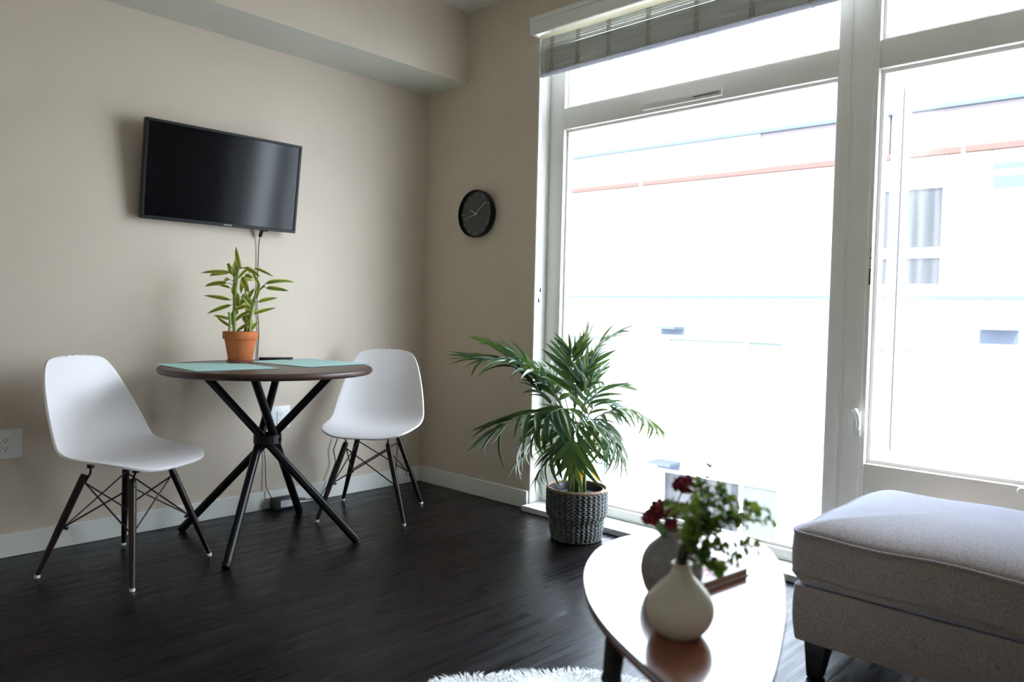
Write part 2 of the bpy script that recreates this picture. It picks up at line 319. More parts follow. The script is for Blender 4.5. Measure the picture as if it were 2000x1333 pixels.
obj('gasket', swing(sw), 'gasket', sash, smooth=False)
obj('sash_pane', swing(box(B(), (xs0 + .02, hy + t, zs0 + t), (xs0 + .026, hy + sa_w - t, zs1 - t))), 'glass', sash, smooth=False)
hb = bar('handle_base', (X0 - .016, -2.588, .60), (X0 - .004, -2.566, .70), w2, 'whiteplastic', .004)
bm = tube(B(), [(X0 - .014, -2.572, .702), (X0 - .04, -2.572, .705), (X0 - .045, -2.585, .69), (X0 - .045, -2.592, .655), (X0 - .043, -2.588, .63)], [.007, .008, .008, .0075, .006], 10)
obj('handle_lever', bm, 'whiteplastic', w2)
kn = lathe(B(), [(0, .012), (.012, .011), (.016, .006), (.017, 0), (0, 0)], (X0, -3.13, .475), 20, 'x'); obj('stay_knob', kn, 'whiteplastic', w2)
bar('sticker', (X0 - .0052, -2.6012, 1.198), (X0 - .0040, -2.5985 + .004, 1.262), w2, 'slot', 0)
bm = B()
for k in range(9): box(bm, (X0 - .0052, -2.6012, 1.268 + k * .010), (X0 - .0040, -2.5965 + .0012 * (k % 2), 1.268 + k * .010 + (.003 + .003 * (k % 3 == 0))))
obj('sticker_print', bm, 'slot', w2, smooth=False)

# ------------------------------------------------------------------ outside: ground and the block across the street
tag(obj('ground', box(B(), (.2, -40, -9.3), (60, 60, -9)), 'asphalt', smooth=False), 'pale street between the buildings', 'ground', kind='structure')
bld = thing('apartment_building', (12.3, 0, -9), 'white apartment block with orange flashing seen across the street', 'building')
FU = V((-.05602, .99843, 0)); FN = V((-.99843, -.05602, 0))     # along the facade (leftwards), and out of it towards us
FM = Matrix(((FN.x, FU.x, 0, 12.3), (FN.y, FU.y, 0, 0), (0, 0, 1, 0), (0, 0, 0, 1)))   # (out, along, up) -> world
def fbox(bm, out0, out1, s0, s1, z0, z1):
    r = bmesh.ops.create_cube(bm, size=1, matrix=FM @ Matrix.Translation(((out0 + out1) / 2, (s0 + s1) / 2, (z0 + z1) / 2)) @ Matrix.Diagonal((abs(out1 - out0), abs(s1 - s0), abs(z1 - z0), 1))); return bm
obj('core', fbox(B(), -8, -.13, -14, 20, -9, 4.98), 'fac', bld, smooth=False)
obj('setback_storey', fbox(B(), -7, -1.2, -13, 19, 4.98, 5.75), 'fac', bld, smooth=False)
obj('parapet_cap', fbox(B(), -.3, .10, -14, 20, 4.93, 5.01), 'facgrey', bld, smooth=False)
obj('floor_band', fbox(B(), -.13, .05, -14, 20, 1.49, 1.56), 'facgrey', bld, smooth=False)
for a in (-4.6, -.14, 6.38, 12.05): obj('flashing_clip', fbox(B(), .0, .11, a, a + .05, 4.09, 4.21), 'fac', bld, smooth=False)
for a, b_ in ((-14, -4.6), (-4.55, -.14), (-.09, 6.38), (6.43, 12.05), (12.1, 20)):
    obj('orange_flashing', fbox(B(), -.13, .10, a, b_, 4.10, 4.20), 'orange', bld, smooth=False)
openings = []           # (s0, s1, z0, z1)
for z in (0.65, -2.41, -5.45):
    for s in (-13.2, -6.95, 2.94, 9.2): openings.append((s, s + 2.75, z - 1.95, z))
    for s in (-9.3, .46, 7.1, 13.4): openings.append((s - .02, s + 1.35, z - 1.95, z - .03))
for s in (-9.0, -4.4, .12, 10.0): openings.append((s, s + 1.75, 1.70, 3.60))
def hits(a, b_, c, d):
    return any(a < o[1] and b_ > o[0] and c < o[3] and d > o[2] for o in openings)
rowz = [-9, -7.5, -5.4, -4.42, -2.36, -1.44, .70, 1.49, 1.56, 3.62, 4.10]
scol = sorted(set([-14, 20] + [round(o[i], 3) for o in openings for i in (0, 1)] + [-3.9, -2.7, -1.5, -.55, 5.75, 6.9, 12.2, 16, 17.5, 18.7]))
allz = sorted(set(rowz + [round(o[i], 3) for o in openings for i in (2, 3)]))
# panels: merge cells between openings, row by row
for z0, z1 in zip(rowz, rowz[1:]):
    if abs(z1 - z0) < .1: continue
    zz = [q for q in allz if z0 <= q <= z1]
    for a, b_ in zip(zz, zz[1:]):
        if b_ - a < .02: continue
        s0 = None
        for s, s2 in zip(scol, scol[1:]):
            if s2 - s < .04 or hits(s + .01, s2 - .01, a + .005, b_ - .005): continue
            obj('wall_panel', fbox(B(), -.131, 0, s + .008, s2 - .008, a + (.006 if a == z0 else 0), b_ - .006), 'fac', bld, smooth=False)
for s, s2 in ((-14, -9.5), (-9.49, -4.5), (-4.49, 1.1), (1.11, 3.6), (3.61, 8.2), (8.21, 20)):
    obj('wall_panel', fbox(B(), -.131, .02, s + .008, s2 - .008, 4.205, 4.925), 'fac2' if s < 1.2 else 'fac', bld, smooth=False)
for (s0, s1, z0, z1) in openings:
    wide = s1 - s0 > 2.2; upper = z0 > 1
    bm = B(); fbox(bm, -.10, .015, s0 + .01, s0 + .07, z0 + .01, z1 - .01); fbox(bm, -.10, .015, s1 - .07, s1 - .01, z0 + .01, z1 - .01)
    fbox(bm, -.10, .015, s0 + .07, s1 - .07, z0 + .01, z0 + .07); fbox(bm, -.10, .015, s0 + .07, s1 - .07, z1 - .07, z1 - .01)
    divs = [s0 + .78, s0 + .86] if wide else []
    if wide: fbox(bm, -.10, .010, s0 + .80, s0 + .88, z0 + .07, z1 - .07)
    if upper: fbox(bm, -.10, .010, s0 + .07, s1 - .07, z0 + .56, z0 + .74)
    f = obj('window', bm, 'vinyl', bld, smooth=False)
    if wide and z1 > -1:
        obj('blind', fbox(B(), -.034, -.030, s0 + .07, s0 + .80, z0 + .07, z1 - .62), 'fac', f, smooth=False); obj('blind', fbox(B(), -.034, -.030, s0 + .88, s1 - .07, z0 + .07, z1 - .13), 'fac', f, smooth=False)
    if wide:
        obj('pane', fbox(B(), -.045, -.035, s0 + .06, s0 + .82, z0 + .06, z1 - .06), 'bglass', f, smooth=False)
        obj('pane', fbox(B(), -.045, -.035, s0 + .86, s1 - .06, z0 + .06, z1 - .06), 'bglass' if z1 > -1 else 'bglass_dark', f, smooth=False)
    elif upper:
        obj('pane', fbox(B(), -.045, -.035, s0 + .06, s1 - .06, z0 + .06, z0 + .58), 'bglass_dark', f, smooth=False)
        obj('pane', fbox(B(), -.045, -.035, s0 + .06, s1 - .06, z0 + .72, z1 - .06), 'bglass_dark', f, smooth=False)
    else:
        obj('pane', fbox(B(), -.045, -.035, s0 + .06, s1 - .06, z0 + .06, z1 - .06), 'bglass', f, smooth=False)
for (s0, s1, z0, z1) in ((5.22, 5.80, .80, .86), (5.22, 5.80, -2.26, -2.20), (-1.06, -.50, .98, 1.04), (-1.06, -.5, -2.05, -1.99), (11.5, 12.1, .80, .86)):
    bm = fbox(B(), 0, .5, s0, s1, z0, z1); fbox(bm, 0, .04, s0, s1, z0 - .14, z0); obj('canopy', bm, 'facgrey' if s0 > 5 else 'fac', bld, smooth=False)
for (s0, s1, z0, z1) in ((6.79, 7.53, 3.43, 3.62), (2.0, 2.78, 3.40, 3.66), (-1.6, -.57, 3.42, 3.64), (-1.6, -.57, 3.75, 3.86)):
    obj('accent_panel', fbox(B(), 0, .012, s0, s1, z0, z1), 'pinkpanel' if s0 > 0 else 'facgrey', bld, smooth=False)
for s0, s1 in ((-1.06, -.48),): obj('canopy_shade', fbox(B(), 0, .05, s0, s1, .72, .98), 'facgrey', bld, smooth=False)  # grey strip standing in for the shade below the right canopy
for s0, s1, z in ((2.94, 5.69, -1.44), (-6.95, -4.2, -1.44), (.48, 1.8, .70), (2.9, 5.7, -4.42)): obj('drip_edge', fbox(B(), 0, .02, s0, s1, z - .012, z + .012), 'facgrey', bld, smooth=False)
for zt in (.72, -2.3):
    for k in range(26): obj('louvre_slat', fbox(B(), 0, .03, -1.05, -.53, zt - .10 - k * .075, zt - .06 - k * .075), 'fac', bld, smooth=False)

# ------------------------------------------------------------------ window blind
bl = thing('window_blind', (-.04, -1.7, 2.6), 'grey matchstick blind raised under a white valance board at the window top', 'blind')
bm = B(); box(bm, (-.068, -2.62, 2.512), (-.052, -.905, 2.592), .003, 2); box(bm, (-.052, -.925, 2.515), (0, -.906, 2.59)); box(bm, (-.074, -2.62, 2.572), (-.066, -.903, 2.600), .003, 1); box(bm, (-.052, -2.62, 2.575), (0, -.925, 2.59))
obj('valance', bm, 'trim', bl)
bm = B(); box(bm, (-.045, -2.58, 2.484), (-.010, -.955, 2.505), .002, 1); obj('head_liner', bm, 'railfab', bl)
bm = B(); N_ = 44
for k in range(N_):
    z = 2.484 - (k + .5) * .178 / N_; xo = .0012 * sin(k * 2.3) - .004 * sin(pi * k / N_)
    box(bm, (-.036 + xo, -2.57, z - .0017), (-.0335 + xo, -.957, z + .0017))
    if k > 12: box(bm, (-.022 - xo, -2.57, z - .0017 + .002), (-.0195 - xo, -.957, z + .0017 + .002))
sl = obj('slats', bm, 'shade', bl, smooth=False); sl['kind'] = 'stuff'
bm = tube(B(), [(-.026, -2.572, 2.302), (-.026, -.955, 2.302)], .0125, 12); obj('hem_bar', bm, 'railbot', bl)
bm = B(); box(bm, (-.0385, -1.30, 2.3285), (-.0372, -1.08, 2.3325)); obj('frayed_slat', bm, 'cordw', bl, smooth=False)
for yy in (-1.035, -1.205, -1.395, -1.62, -1.87, -2.13, -2.38, -2.53):
    bm = B()
    for k in range(21):
        z = 2.482 - k * .0082
        tube(bm, [(-.0392, yy - .011, z), (-.0405, yy + .004, z - .004), (-.0392, yy + .011, z - .002)], .0017, 4)
    for q in (-.012, .012): tube(bm, [(-.0395, yy + q, 2.484), (-.0395, yy + q, 2.305)], .0008, 4)
    obj('ladder_tape', bm, 'cord', bl)
    bm = tube(B(), [(-.0395, yy, 2.312), (-.0405, yy + .004, 2.30), (-.030, yy, 2.288), (-.02, yy - .003, 2.290)], .002, 5); obj('hem_tie', bm, 'cordw', bl)
for yy, zb in ((-1.000, 1.19), (-.990, 1.135)):
    c = obj('pull_cord', tube(B(), [(-.044, yy + .012, 2.51), (-.044, yy + .004, 2.3), (-.044, yy, 1.9), (-.044, yy - .001, zb)], .0011, 5), 'cordw', bl)
    obj('cord_bead', lathe(B(), [(0, .022), (.003, .020), (.0028, .012), (.0048, .003), (.0048, 0), (0, -.001)], (-.044, yy - .001, zb - .02), 12), 'facgrey', c)

# ------------------------------------------------------------------ television
tv = thing('television', (-1.307, -.10, 1.44), 'black flat screen television on the wall above the potted plant', 'television')
TWd, THt = .762, .446; tl = radians(8.0)
TM = Matrix.Translation((-1.316, -.062, 1.4425)) @ Matrix.Rotation(radians(-1.9), 4, 'Z') @ Matrix.Rotation(tl, 4, 'X')
def tvb(bm): bmesh.ops.transform(bm, matrix=TM, verts=bm.verts); return bm
hw = TWd / 2
bm = B(); box(bm, (-hw, .002, 0), (hw, .030, THt), .004, 2); box(bm, (-hw + .12, .03, .06), (hw - .12, .052, THt - .10), .006, 2); obj('housing', tvb(bm), 'rubberm', tv)
bm = B(); bz = .013
box(bm, (-hw, -.006, 0), (hw, .002, bz + .004), .0015, 1); box(bm, (-hw, -.006, THt - bz), (hw, .002, THt), .0015, 1); box(bm, (-hw, -.006, bz + .004), (-hw + bz, .002, THt - bz), .0015, 1); box(bm, (hw - bz, -.006, bz + .004), (hw, .002, THt - bz), .0015, 1)
bz_o = obj('bezel', tvb(bm), 'rubber', tv)
obj('screen', tvb(box(B(), (-hw + bz - .001, -.002, bz + .003), (hw - bz + .001, .0021, THt - bz + .001))), 'screen', tv, smooth=False)
cu = bpy.data.curves.new('logo', 'FONT'); cu.body = 'SAMSUNG'; cu.size = .0085; cu.extrude = .0002; cu.align_x = 'CENTER'; cu.space_character = 1.1
to = bpy.data.objects.new('tmp', cu); COL.objects.link(to); dg = bpy.context.evaluated_depsgraph_get(); tm = bpy.data.meshes.new_from_object(to.evaluated_get(dg)); bpy.data.objects.remove(to)
bm = B(); bm.from_mesh(tm); bmesh.ops.transform(bm, matrix=Matrix.Translation((.02, -.0064, .0055)) @ Matrix.Rotation(pi / 2, 4, 'X') @ Matrix.Diagonal((1, 1, 1, 1)), verts=bm.verts); obj('logo', tvb(bm), 'logo', tv, smooth=False)
obj('sensor', tvb(box(B(), (.20, -.002, -.006), (.235, .012, .002), .002, 1)), 'rubber', tv)
bm = box(B(), (-1.40, -.030, 1.52), (-1.18, -.0005, 1.76), .003, 1); obj('wall_bracket', bm, 'rubberm', tv)
cable = obj('cable', tube(B(), [(-1.105, -.055, 1.46), (-1.103, -.030, 1.43), (-1.103, -.012, 1.38), (-1.104, -.007, 1.2), (-1.106, -.007, 1.05), (-1.097, -.008, .98), (-1.094, -.007, .90), (-1.099, -.006, .80), (-1.10, -.006, .7), (-1.07, -.006, .58), (-1.055, -.006, .45), (-1.062, -.008, .34), (-1.052, -.010, .26), (-1.05, -.018, .12), (-1.035, -.035, .075), (-1.022, -.05, .040)], .0022, 8), 'wire')
tag(cable, 'thin black cable running down the wall from the television', 'cable')
obj('plug', tube(B(), [(-1.104, -.05, 1.452), (-1.103, -.026, 1.415)], .009, 10), 'wire', cable)
pb = thing('power_adapter', (-.98, -.06, 0), 'black power adapter brick with white sticker on the floor by the baseboard', 'adapter')
pM = Matrix.Translation((-.975, -.055, 0)) @ Matrix.Rotation(radians(-6), 4, 'Z')
def pt_(bm): bmesh.ops.transform(bm, matrix=pM, verts=bm.verts); return bm
obj('casing', pt_(box(B(), (-.058, -.026, .001), (.058, .026, .062), .006, 2)), 'rubberm', pb)
obj('rating_label', pt_(box(B(), (-.020, -.0268, .014), (.045, -.0262, .048))), 'label', pb, smooth=False)
bm = B()
for k in range(4): box(bm, (-.014, -.0272, .042 - k * .007), (.030 - .006 * k, -.0269, .0435 - k * .007))
obj('label_print', pt_(bm), 'rubberm', pb, smooth=False)
obj('lead', tube(B(), [(-.918, -.06, .04), (-.895, -.05, .035), (-.86, -.045, .03), (-.80, -.05, .02), (-.74, -.04, .02), (-.69, -.03, .07), (-.66, -.03, .14), (-.635, -.03, .20), (-.65, -.03, .27), (-.62, -.03, .34), (-.59, -.02, .36)], .003, 8), 'wire', pb)
obj('lead_connector', tube(B(), [(-.885, -.049, .034), (-.875, -.047, .034), (-.835, -.046, .027)], [.004, .008, .007], 8), 'wire', pb)

# outlets
def outlet(x, z, label, faces):
    t_ = thing('wall_outlet', (x, -.001, z), label, 'outlet')
    wd = .062 * faces
    obj('plate', box(B(), (x - wd, -.006, z - .06), (x + wd, 0, z + .06), .002, 2), 'whiteplastic', t_)
    for i in range(faces):
        xc = x + (i - (faces - 1) / 2) * .058
        if i == 0 and faces == 2: xc = x - .027
        r = obj('receptacle', box(B(), (xc - .017, -.009, z - .034), (xc + .017, -.005, z + .034), .0015, 1), 'whiteplastic', t_)
        for dz in (-.017, .017):
            bm = B(); box(bm, (xc - .0075, -.0094, z + dz - .004), (xc - .0055, -.0088, z + dz + .005)); box(bm, (xc + .0055, -.0094, z + dz - .004), (xc + .0075, -.0088, z + dz + .005))
            tube(bm, [(xc, -.0088, z + dz - .009), (xc, -.0094, z + dz - .009)], .0025, 8); obj('slot', bm, 'slot', r, smooth=False)
    for dz in (-.045, .045):
        obj('screw', tube(B(), [(x, -.006, z + dz), (x, -.0075, z + dz)], .003, 8), 'whiteplastic', t_)
outlet(-.968, .476, 'white electrical outlet on the wall behind the crossed table legs', 1)
outlet(-2.205, .468, 'white electrical outlet on the wall at the far left behind the left chair', 1)

# ------------------------------------------------------------------ clock
ck = thing('wall_clock', (0, -.490, 1.615), 'round black wall clock with charcoal dial beside the window', 'clock'); cc = (0, -.490, 1.615)
obj('case', lathe(B(), [(0, .0005), (.128, .0005), (.132, .006), (.135, .040), (.134, .046), (.131, .047), (.128, .045), (.127, .026), (0, .026)], cc, 64, 'x'), 'rubber', ck)
obj('dial', lathe(B(), [(.1262, .027), (.1262, .028), (0, .028)], cc, 64, 'x'), 'dial', ck)
def cdir(a): return V((0, -sin(a), cos(a)))     # clockwise from 12 as seen from the room
C0 = V(cc)
for k in range(12):
    d = cdir(k * pi / 6 + .0); p = C0 + V((-.0292, 0, 0)); obj('hour_mark', tube(B(), [p + d * .103, p + d * .118], .0016, 6), 'brass', ck)
for nm, a, l, r, xo in (('hour_hand', -63, .058, .0026, .031), ('minute_hand', 52, .098, .0018, .033), ('second_hand', 252, .095, .0011, .035)):
    d = cdir(radians(a)); p = C0 + V((-xo, 0, 0)); obj(nm, tube(B(), [p - d * .014, p + d * l], r, 6), 'brass', ck)
obj('hand_boss', lathe(B(), [(.005, .028), (.005, .037), (0, .0375)], cc, 16, 'x'), 'brass', ck)

# ------------------------------------------------------------------ shell chairs
def cr(pts, n):
    out = []
    P = [pts[0]] + pts + [pts[-1]]
    for i in range(len(pts) - 1):
        a, b_, c, d = P[i:i + 4]
        for k in range(n):
            t_ = k / n; out.append(tuple(.5 * ((2 * b_[j]) + (c[j] - a[j]) * t_ + (2 * a[j] - 5 * b_[j] + 4 * c[j] - d[j]) * t_ ** 2 + (3 * b_[j] - a[j] - 3 * c[j] + d[j]) * t_ ** 3) for j in range(len(b_))))
    out.append(pts[-1]); return out
def shell_bm():
    # x, z, half width, edge lift (along the inward normal)
    rows = [(.2445, .4235, .025, .0), (.2440, .4240, .065, .0), (.2415, .4260, .105, .0), (.2345, .4300, .145, .002), (.220, .4350, .177, .004), (.192, .4400, .205, .008), (.15, .4430, .226, .013), (.09, .4420, .240, .021), (.01, .436, .246, .031), (-.07, .434, .248, .046),
            (-.130, .449, .248, .060), (-.172, .490, .245, .068), (-.198, .55, .238, .065), (-.222, .63, .222, .052), (-.245, .71, .200, .038), (-.258, .762, .181, .028), (-.2655, .793, .165, .021), (-.270, .812, .150, .016), (-.2735, .825, .130, .011), (-.2750, .8325, .104, .007), (-.2758, .8355, .075, .004), (-.276, .8368, .045, .002), (-.2761, .8372, .018, .0)]
    R_ = cr(rows, 3); bm = B(); g = []; NC = 28
    for i, (x, z, h, l) in enumerate(R_):
        a = R_[max(i - 1, 0)]; b_ = R_[min(i + 1, len(R_) - 1)]; tx, tz = b_[0] - a[0], b_[1] - a[1]; q = math.hypot(tx, tz); tx /= q; tz /= q
        nx, nz_ = -tz, tx          # tangent runs front->back->up, inward normal is up / forward
        if nz_ < 0 and abs(tx) > .5: nx, nz_ = -nx, -nz_
        nx, nz_ = (tz, -tx)
        row = []
        for k in range(NC + 1):
            t_ = -1 + 2 * k / NC; e = abs(t_) ** 2.4 * l; row.append(bm.verts.new((x + nx * e, t_ * h * (1 - .02 * abs(t_)), z + nz_ * e)))
        g.append(row)
    for a, b_ in zip(g, g[1:]):
        for k in range(NC): bm.faces.new((a[k], a[k + 1], b_[k + 1], b_[k]))
    return bm
def make_chair(label):
    t_ = thing('shell_chair', (0, 0, 0), label, 'chair', 'white shell chairs at the bistro table')
    sh = obj('shell', shell_bm(), 'shell', t_, ang=180)
    so_ = sh.modifiers.new('thickness', 'SOLIDIFY'); so_.thickness = .009; so_.offset = 0
    bv = sh.modifiers.new('edge', 'BEVEL'); bv.width = .0028; bv.segments = 2; bv.limit_method = 'ANGLE'; bv.angle_limit = radians(60)
    F = .2175; top = {}; low = {}
    for sx in (1, -1):
        for sy in (1, -1):
            p0 = V((.105 * sx + .005, .100 * sy, .408)); p1 = V((F * sx, F * sy, .012)); d = p1 - p0
            lg = obj('leg', tube(B(), [p0 + d * .06, p0 + d * .10, p0 + d * .55, p1], [.0125, .0145, .0138, .0095], 14), 'darkwood', t_)
            obj('glide', lathe(B(), [(0, 0), (.009, 0), (.0105, .004), (.010, .012), (0, .012)], (F * sx, F * sy, .0005), 14), 'glide', lg)
            obj('leg_bolt', tube(B(), [p0 + d * .13 - V((.016 * sx, 0, 0)), p0 + d * .13 + V((.016 * sx, 0, 0))], .005, 8), 'wire', lg)
            top[sx, sy] = p0 + d * .14; low[sx, sy] = p0 + d * .56
            # seat bracket: bent rod from shell mount to leg head
            m_ = V((.135 * sx + .005, .115 * sy, .428)) if sx > 0 else V((-.075, .11 * sy, .428))
            obj('seat_bracket', tube(B(), [m_ + V((0, 0, -.002)), m_ - V((.0, 0, .012)), (m_ + top[sx, sy]) / 2 - V((.012 * sx, .01 * sy, .0)), top[sx, sy] + V((-.012 * sx, -.010 * sy, .004))], .0042, 8), 'wire', t_)
            obj('mount_pad', tube(B(), [m_ + V((0, 0, -.014)), m_ + V((0, 0, .004))], .014, 12), 'wire', t_)
    for a, b_ in (((1, 1), (1, -1)), ((1, -1), (-1, -1)), ((-1, -1), (-1, 1)), ((-1, 1), (1, 1))):
        for p, q in ((a, b_), (b_, a)):
            ins = V((-.010 * p[0], -.010 * p[1], 0)); ins2 = V((-.010 * q[0], -.010 * q[1], 0)); obj('cross_brace', tube(B(), [top[p] + ins, low[q] + ins2], .0032, 8), 'wire', t_)
    for k in top:
        obj('brace_end', tube(B(), [low[k] + V((-.020 * k[0], -.020 * k[1], -.008)), low[k] + V((.0 * k[0], 0, .0))], .0065, 8), 'wire', t_)
    return t_
ch = make_chair('white moulded shell chair at the left of the round table, near the wall outlet')
ch2 = dup(ch); ch2['label'] = 'white moulded shell chair in the corner, partly behind the right side of the round table'
ch.location = (-1.888, -.450, 0); ch.rotation_euler.z = radians(-62)
ch2.location = (-.676, -.428, 0); ch2.rotation_euler.z = radians(-141)

# ------------------------------------------------------------------ bistro table
tb = thing('bistro_table', (-1.285, -.455, 0), 'round dark wood bistro table on four crossed black metal legs', 'table')
TC = V((-1.30, -.485, 0)); TZ = .79
pf = [(0, TZ - .030), (.44, TZ - .030), (.452, TZ - .028), (.459, TZ - .021), (.461, TZ - .013), (.459, TZ - .006), (.453, TZ - .001), (.447, TZ), (0, TZ)]
obj('tabletop', lathe(B(), pf, TC, 96), 'tabletop', tb)
Hc = V((-1.283, -.45, .455)); off = .034
for f in ((-1.533, -.105), (-1.624, -.745), (-1.025, -.804), (-.944, -.171)):
    p0 = V((*f, .0)); d = (Hc - p0); hd = V((d.x, d.y, 0)).normalized(); side = V((-hd.y, hd.x, 0)) * off
    a = p0; mid = Hc + side; p1 = a + (mid - a) * ((TZ - .030) / Hc.z)
    ax = (p1 - a).normalized(); a2 = a + ax * .022
    lg = obj('leg', tube(B(), [a2, p1 - ax * .012], .0185, 18), 'blackmetal', tb)
    obj('foot_cap', tube(B(), [a + V((0, 0, .0008)) + ax * .006, a2 + ax * .004], [.0165, .0195], 18), 'rubber', lg)
bm = B(); lathe(bm, [(.058, -.022), (.062, -.020), (.062, .020), (.058, .022), (.056, .020), (.056, -.020)], Hc, 40, closed=True); hub = obj('hub_ring', bm, 'blackmetal', tb)
for k in range(4):
    a = k * pi / 2 + .5; d = V((cos(a), sin(a), 0)); obj('hub_bolt', tube(B(), [Hc + d * .060, Hc + d * .068], .007, 8), 'blackmetal', hub)

def placemat(cx, cy, w_, l_, rz, label):
    t_ = thing('placemat', (cx, cy, TZ), label, 'placemat', 'aqua placemats on the bistro table'); nr = 18
    Mx = Matrix.Translation((cx, cy, TZ)) @ Matrix.Rotation(rz, 4, 'Z')
    bm = B(); rows = []
    for i in range(nr * 3 + 1):
        xx = -w_ / 2 + w_ * i / (nr * 3); zt = .0026 + .0011 * abs(sin(pi * i / 3)); 
        rows.append([bm.verts.new(Mx @ V((xx, yy, z))) for yy, z in ((-l_ / 2, .0006), (-l_ / 2, zt), (l_ / 2, zt), (l_ / 2, .0006))])
    for a, b_ in zip(rows, rows[1:]):
        for k in range(4): bm.faces.new((a[k], a[(k + 1) % 4], b_[(k + 1) % 4], b_[k]))
    bm.faces.new(rows[0][::-1]); bm.faces.new(rows[-1])
    obj('cloth', bm, 'mat', t_, smooth=False)
    for s_ in (-1, 1):
        bm = B(); 
        for k in range(14): box(bm, (-w_ / 2 + w_ * k / 14, s_ * l_ / 2 - .002, .0005), (-w_ / 2 + w_ * (k + .9) / 14, s_ * l_ / 2 + .001, .0022))
        bmesh.ops.transform(bm, matrix=Mx, verts=bm.verts); obj('stitched_hem', bm, 'hem', t_, smooth=False)
    return t_
placemat(-1.513, -.425, .355, .46, radians(-3), 'aqua ribbed placemat on the left half of the round table')
placemat(-1.045, -.40, .38, .46, radians(8), 'aqua ribbed placemat on the right half of the round table')
rm = thing('phone', (-.99, -.10, TZ), 'black phone lying flat at the back of the round table', 'phone')
pq = Matrix.Translation((-1.062, -.125, TZ)) @ Matrix.Rotation(radians(-32), 4, 'Z')
bm = box(B(), (-.082, -.038, .0006), (.082, .038, .013), .005, 2); bmesh.ops.transform(bm, matrix=pq, verts=bm.verts); obj('body', bm, 'rubberm', rm)
bm = box(B(), (-.075, -.033, .0128), (.075, .033, .0138), .0004, 1); bmesh.ops.transform(bm, matrix=pq, verts=bm.verts); obj('screen', bm, 'screen', rm)

# ------------------------------------------------------------------ leaves
def leaf_mesh(name, m, droop, fold=.25, shape=.5, n=7):
    """unit leaf along +x, half-width .5 along y; droops towards -z"""
    bm = B(); rows = []
    for i in range(n + 1):
        t_ = i / n; wv = (sin(pi * t_ ** shape) ** .8 if 0 < t_ < 1 else 0) * .5
        ang_ = droop * t_; x = t_ if abs(droop) < 1e-3 else sin(droop * t_) / droop; z = 0 if abs(droop) < 1e-3 else -(1 - cos(droop * t_)) / droop
        if wv < 1e-3: rows.append([bm.verts.new((x, 0, z))])
        else: rows.append([bm.verts.new((x, s_ * wv, z + abs(s_) * wv * fold * .12)) for s_ in (-1, 0, 1)])
    for a, b_ in zip(rows, rows[1:]):
        if len(a) == 1: bm.faces.new((a[0], b_[1], b_[0])); bm.faces.new((a[0], b_[2], b_[1]))
        elif len(b_) == 1: bm.faces.new((a[0], a[1], b_[0])); bm.faces.new((a[1], a[2], b_[0]))
        else: bm.faces.new((a[0], a[1], b_[1], b_[0])); bm.faces.new((a[1], a[2], b_[2], b_[1]))
    me = bpy.data.meshes.new(name)
    for f in bm.faces: f.smooth = True
    bm.to_mesh(me); bm.free(); me.materials.append(M[m]); return me
def put_leaf(name, me, p, d, up, L_, W_, parent):
    """p, d world"""
    o = bpy.data.objects.new(name, me); COL.objects.link(o); o.parent = parent
    x = V(d).normalized(); z = V(up); z = (z - x * z.dot(x)); z = z.normalized() if z.length > 1e-4 else frame_of(x)[0]; y_ = z.cross(x)
    m_ = Matrix((x * L_, y_ * W_, z * L_)).transposed().to_4x4(); m_.translation = V(p) - origin(parent); o.matrix_local = m_; return o
HR = V((0.6858, -0.7278, 0)).normalized(); HF = V((0.7278, 0.6858, 0)); ZU = V((0, 0, 1))

# potted dracaena on the table -------------------------------------------------
PC = V((-1.335, -.285, TZ))
dp = thing('potted_dracaena', PC, 'striped green leafy plant in a terracotta pot on the round table', 'potted plant')
obj('pot', lathe(B(), [(0, .012), (.050, .012), (.0535, .016), (.070, .112), (.077, .114), (.079, .118), (.079, .146), (.077, .149), (.071, .149), (.069, .145), (.066, .125), (0, .120)], PC, 56), 'terracotta', dp)
obj('saucer', lathe(B(), [(0, .0006), (.053, .0006), (.056, .003), (.060, .017), (.058, .018), (.054, .0115), (0, .0115)], PC, 48), 'terracotta_dark', dp)
obj('soil', lathe(B(), [(.0665, .128), (.055, .134), (.03, .133), (0, .137)], PC, 32), 'soil', dp)
K = .00054; gx = lambda u, v_, w_=0: PC + V((0, 0, .135)) + HR * ((u - 487) * K) + ZU * ((812 - v_) * K) + HF * w_
canes = [([(425, 815), (428, 640), (420, 430), (428, 290)], .01, .0075), ([(445, 815), (440, 600), (455, 420), (470, 250)], -.015, .0075), ([(532, 815), (530, 740), (560, 600), (600, 470), (675, 385)], .02, .0065),
         ([(570, 815), (578, 680), (600, 560), (625, 430)], -.01, .0065), ([(500, 815), (520, 690), (515, 560), (500, 330)], .03, .006), ([(410, 815), (415, 700), (405, 620)], -.03, .0065)]
cane_pts = []
for pts, w0, r in canes:
    c = cr([tuple(gx(u, v_, w0)) for u, v_ in pts], 5)
    cane_pts += [V(q) for q in c]
    obj('cane', tube(B(), c, [r * (1.08 if i % 4 == 0 else 1) * (1 - .3 * i / len(c)) for i in range(len(c))], 10), 'cane', dp)
dl = [leaf_mesh('leaf', 'dracleaf', dr, .9, .72) for dr in (.25, .7, 1.15)]
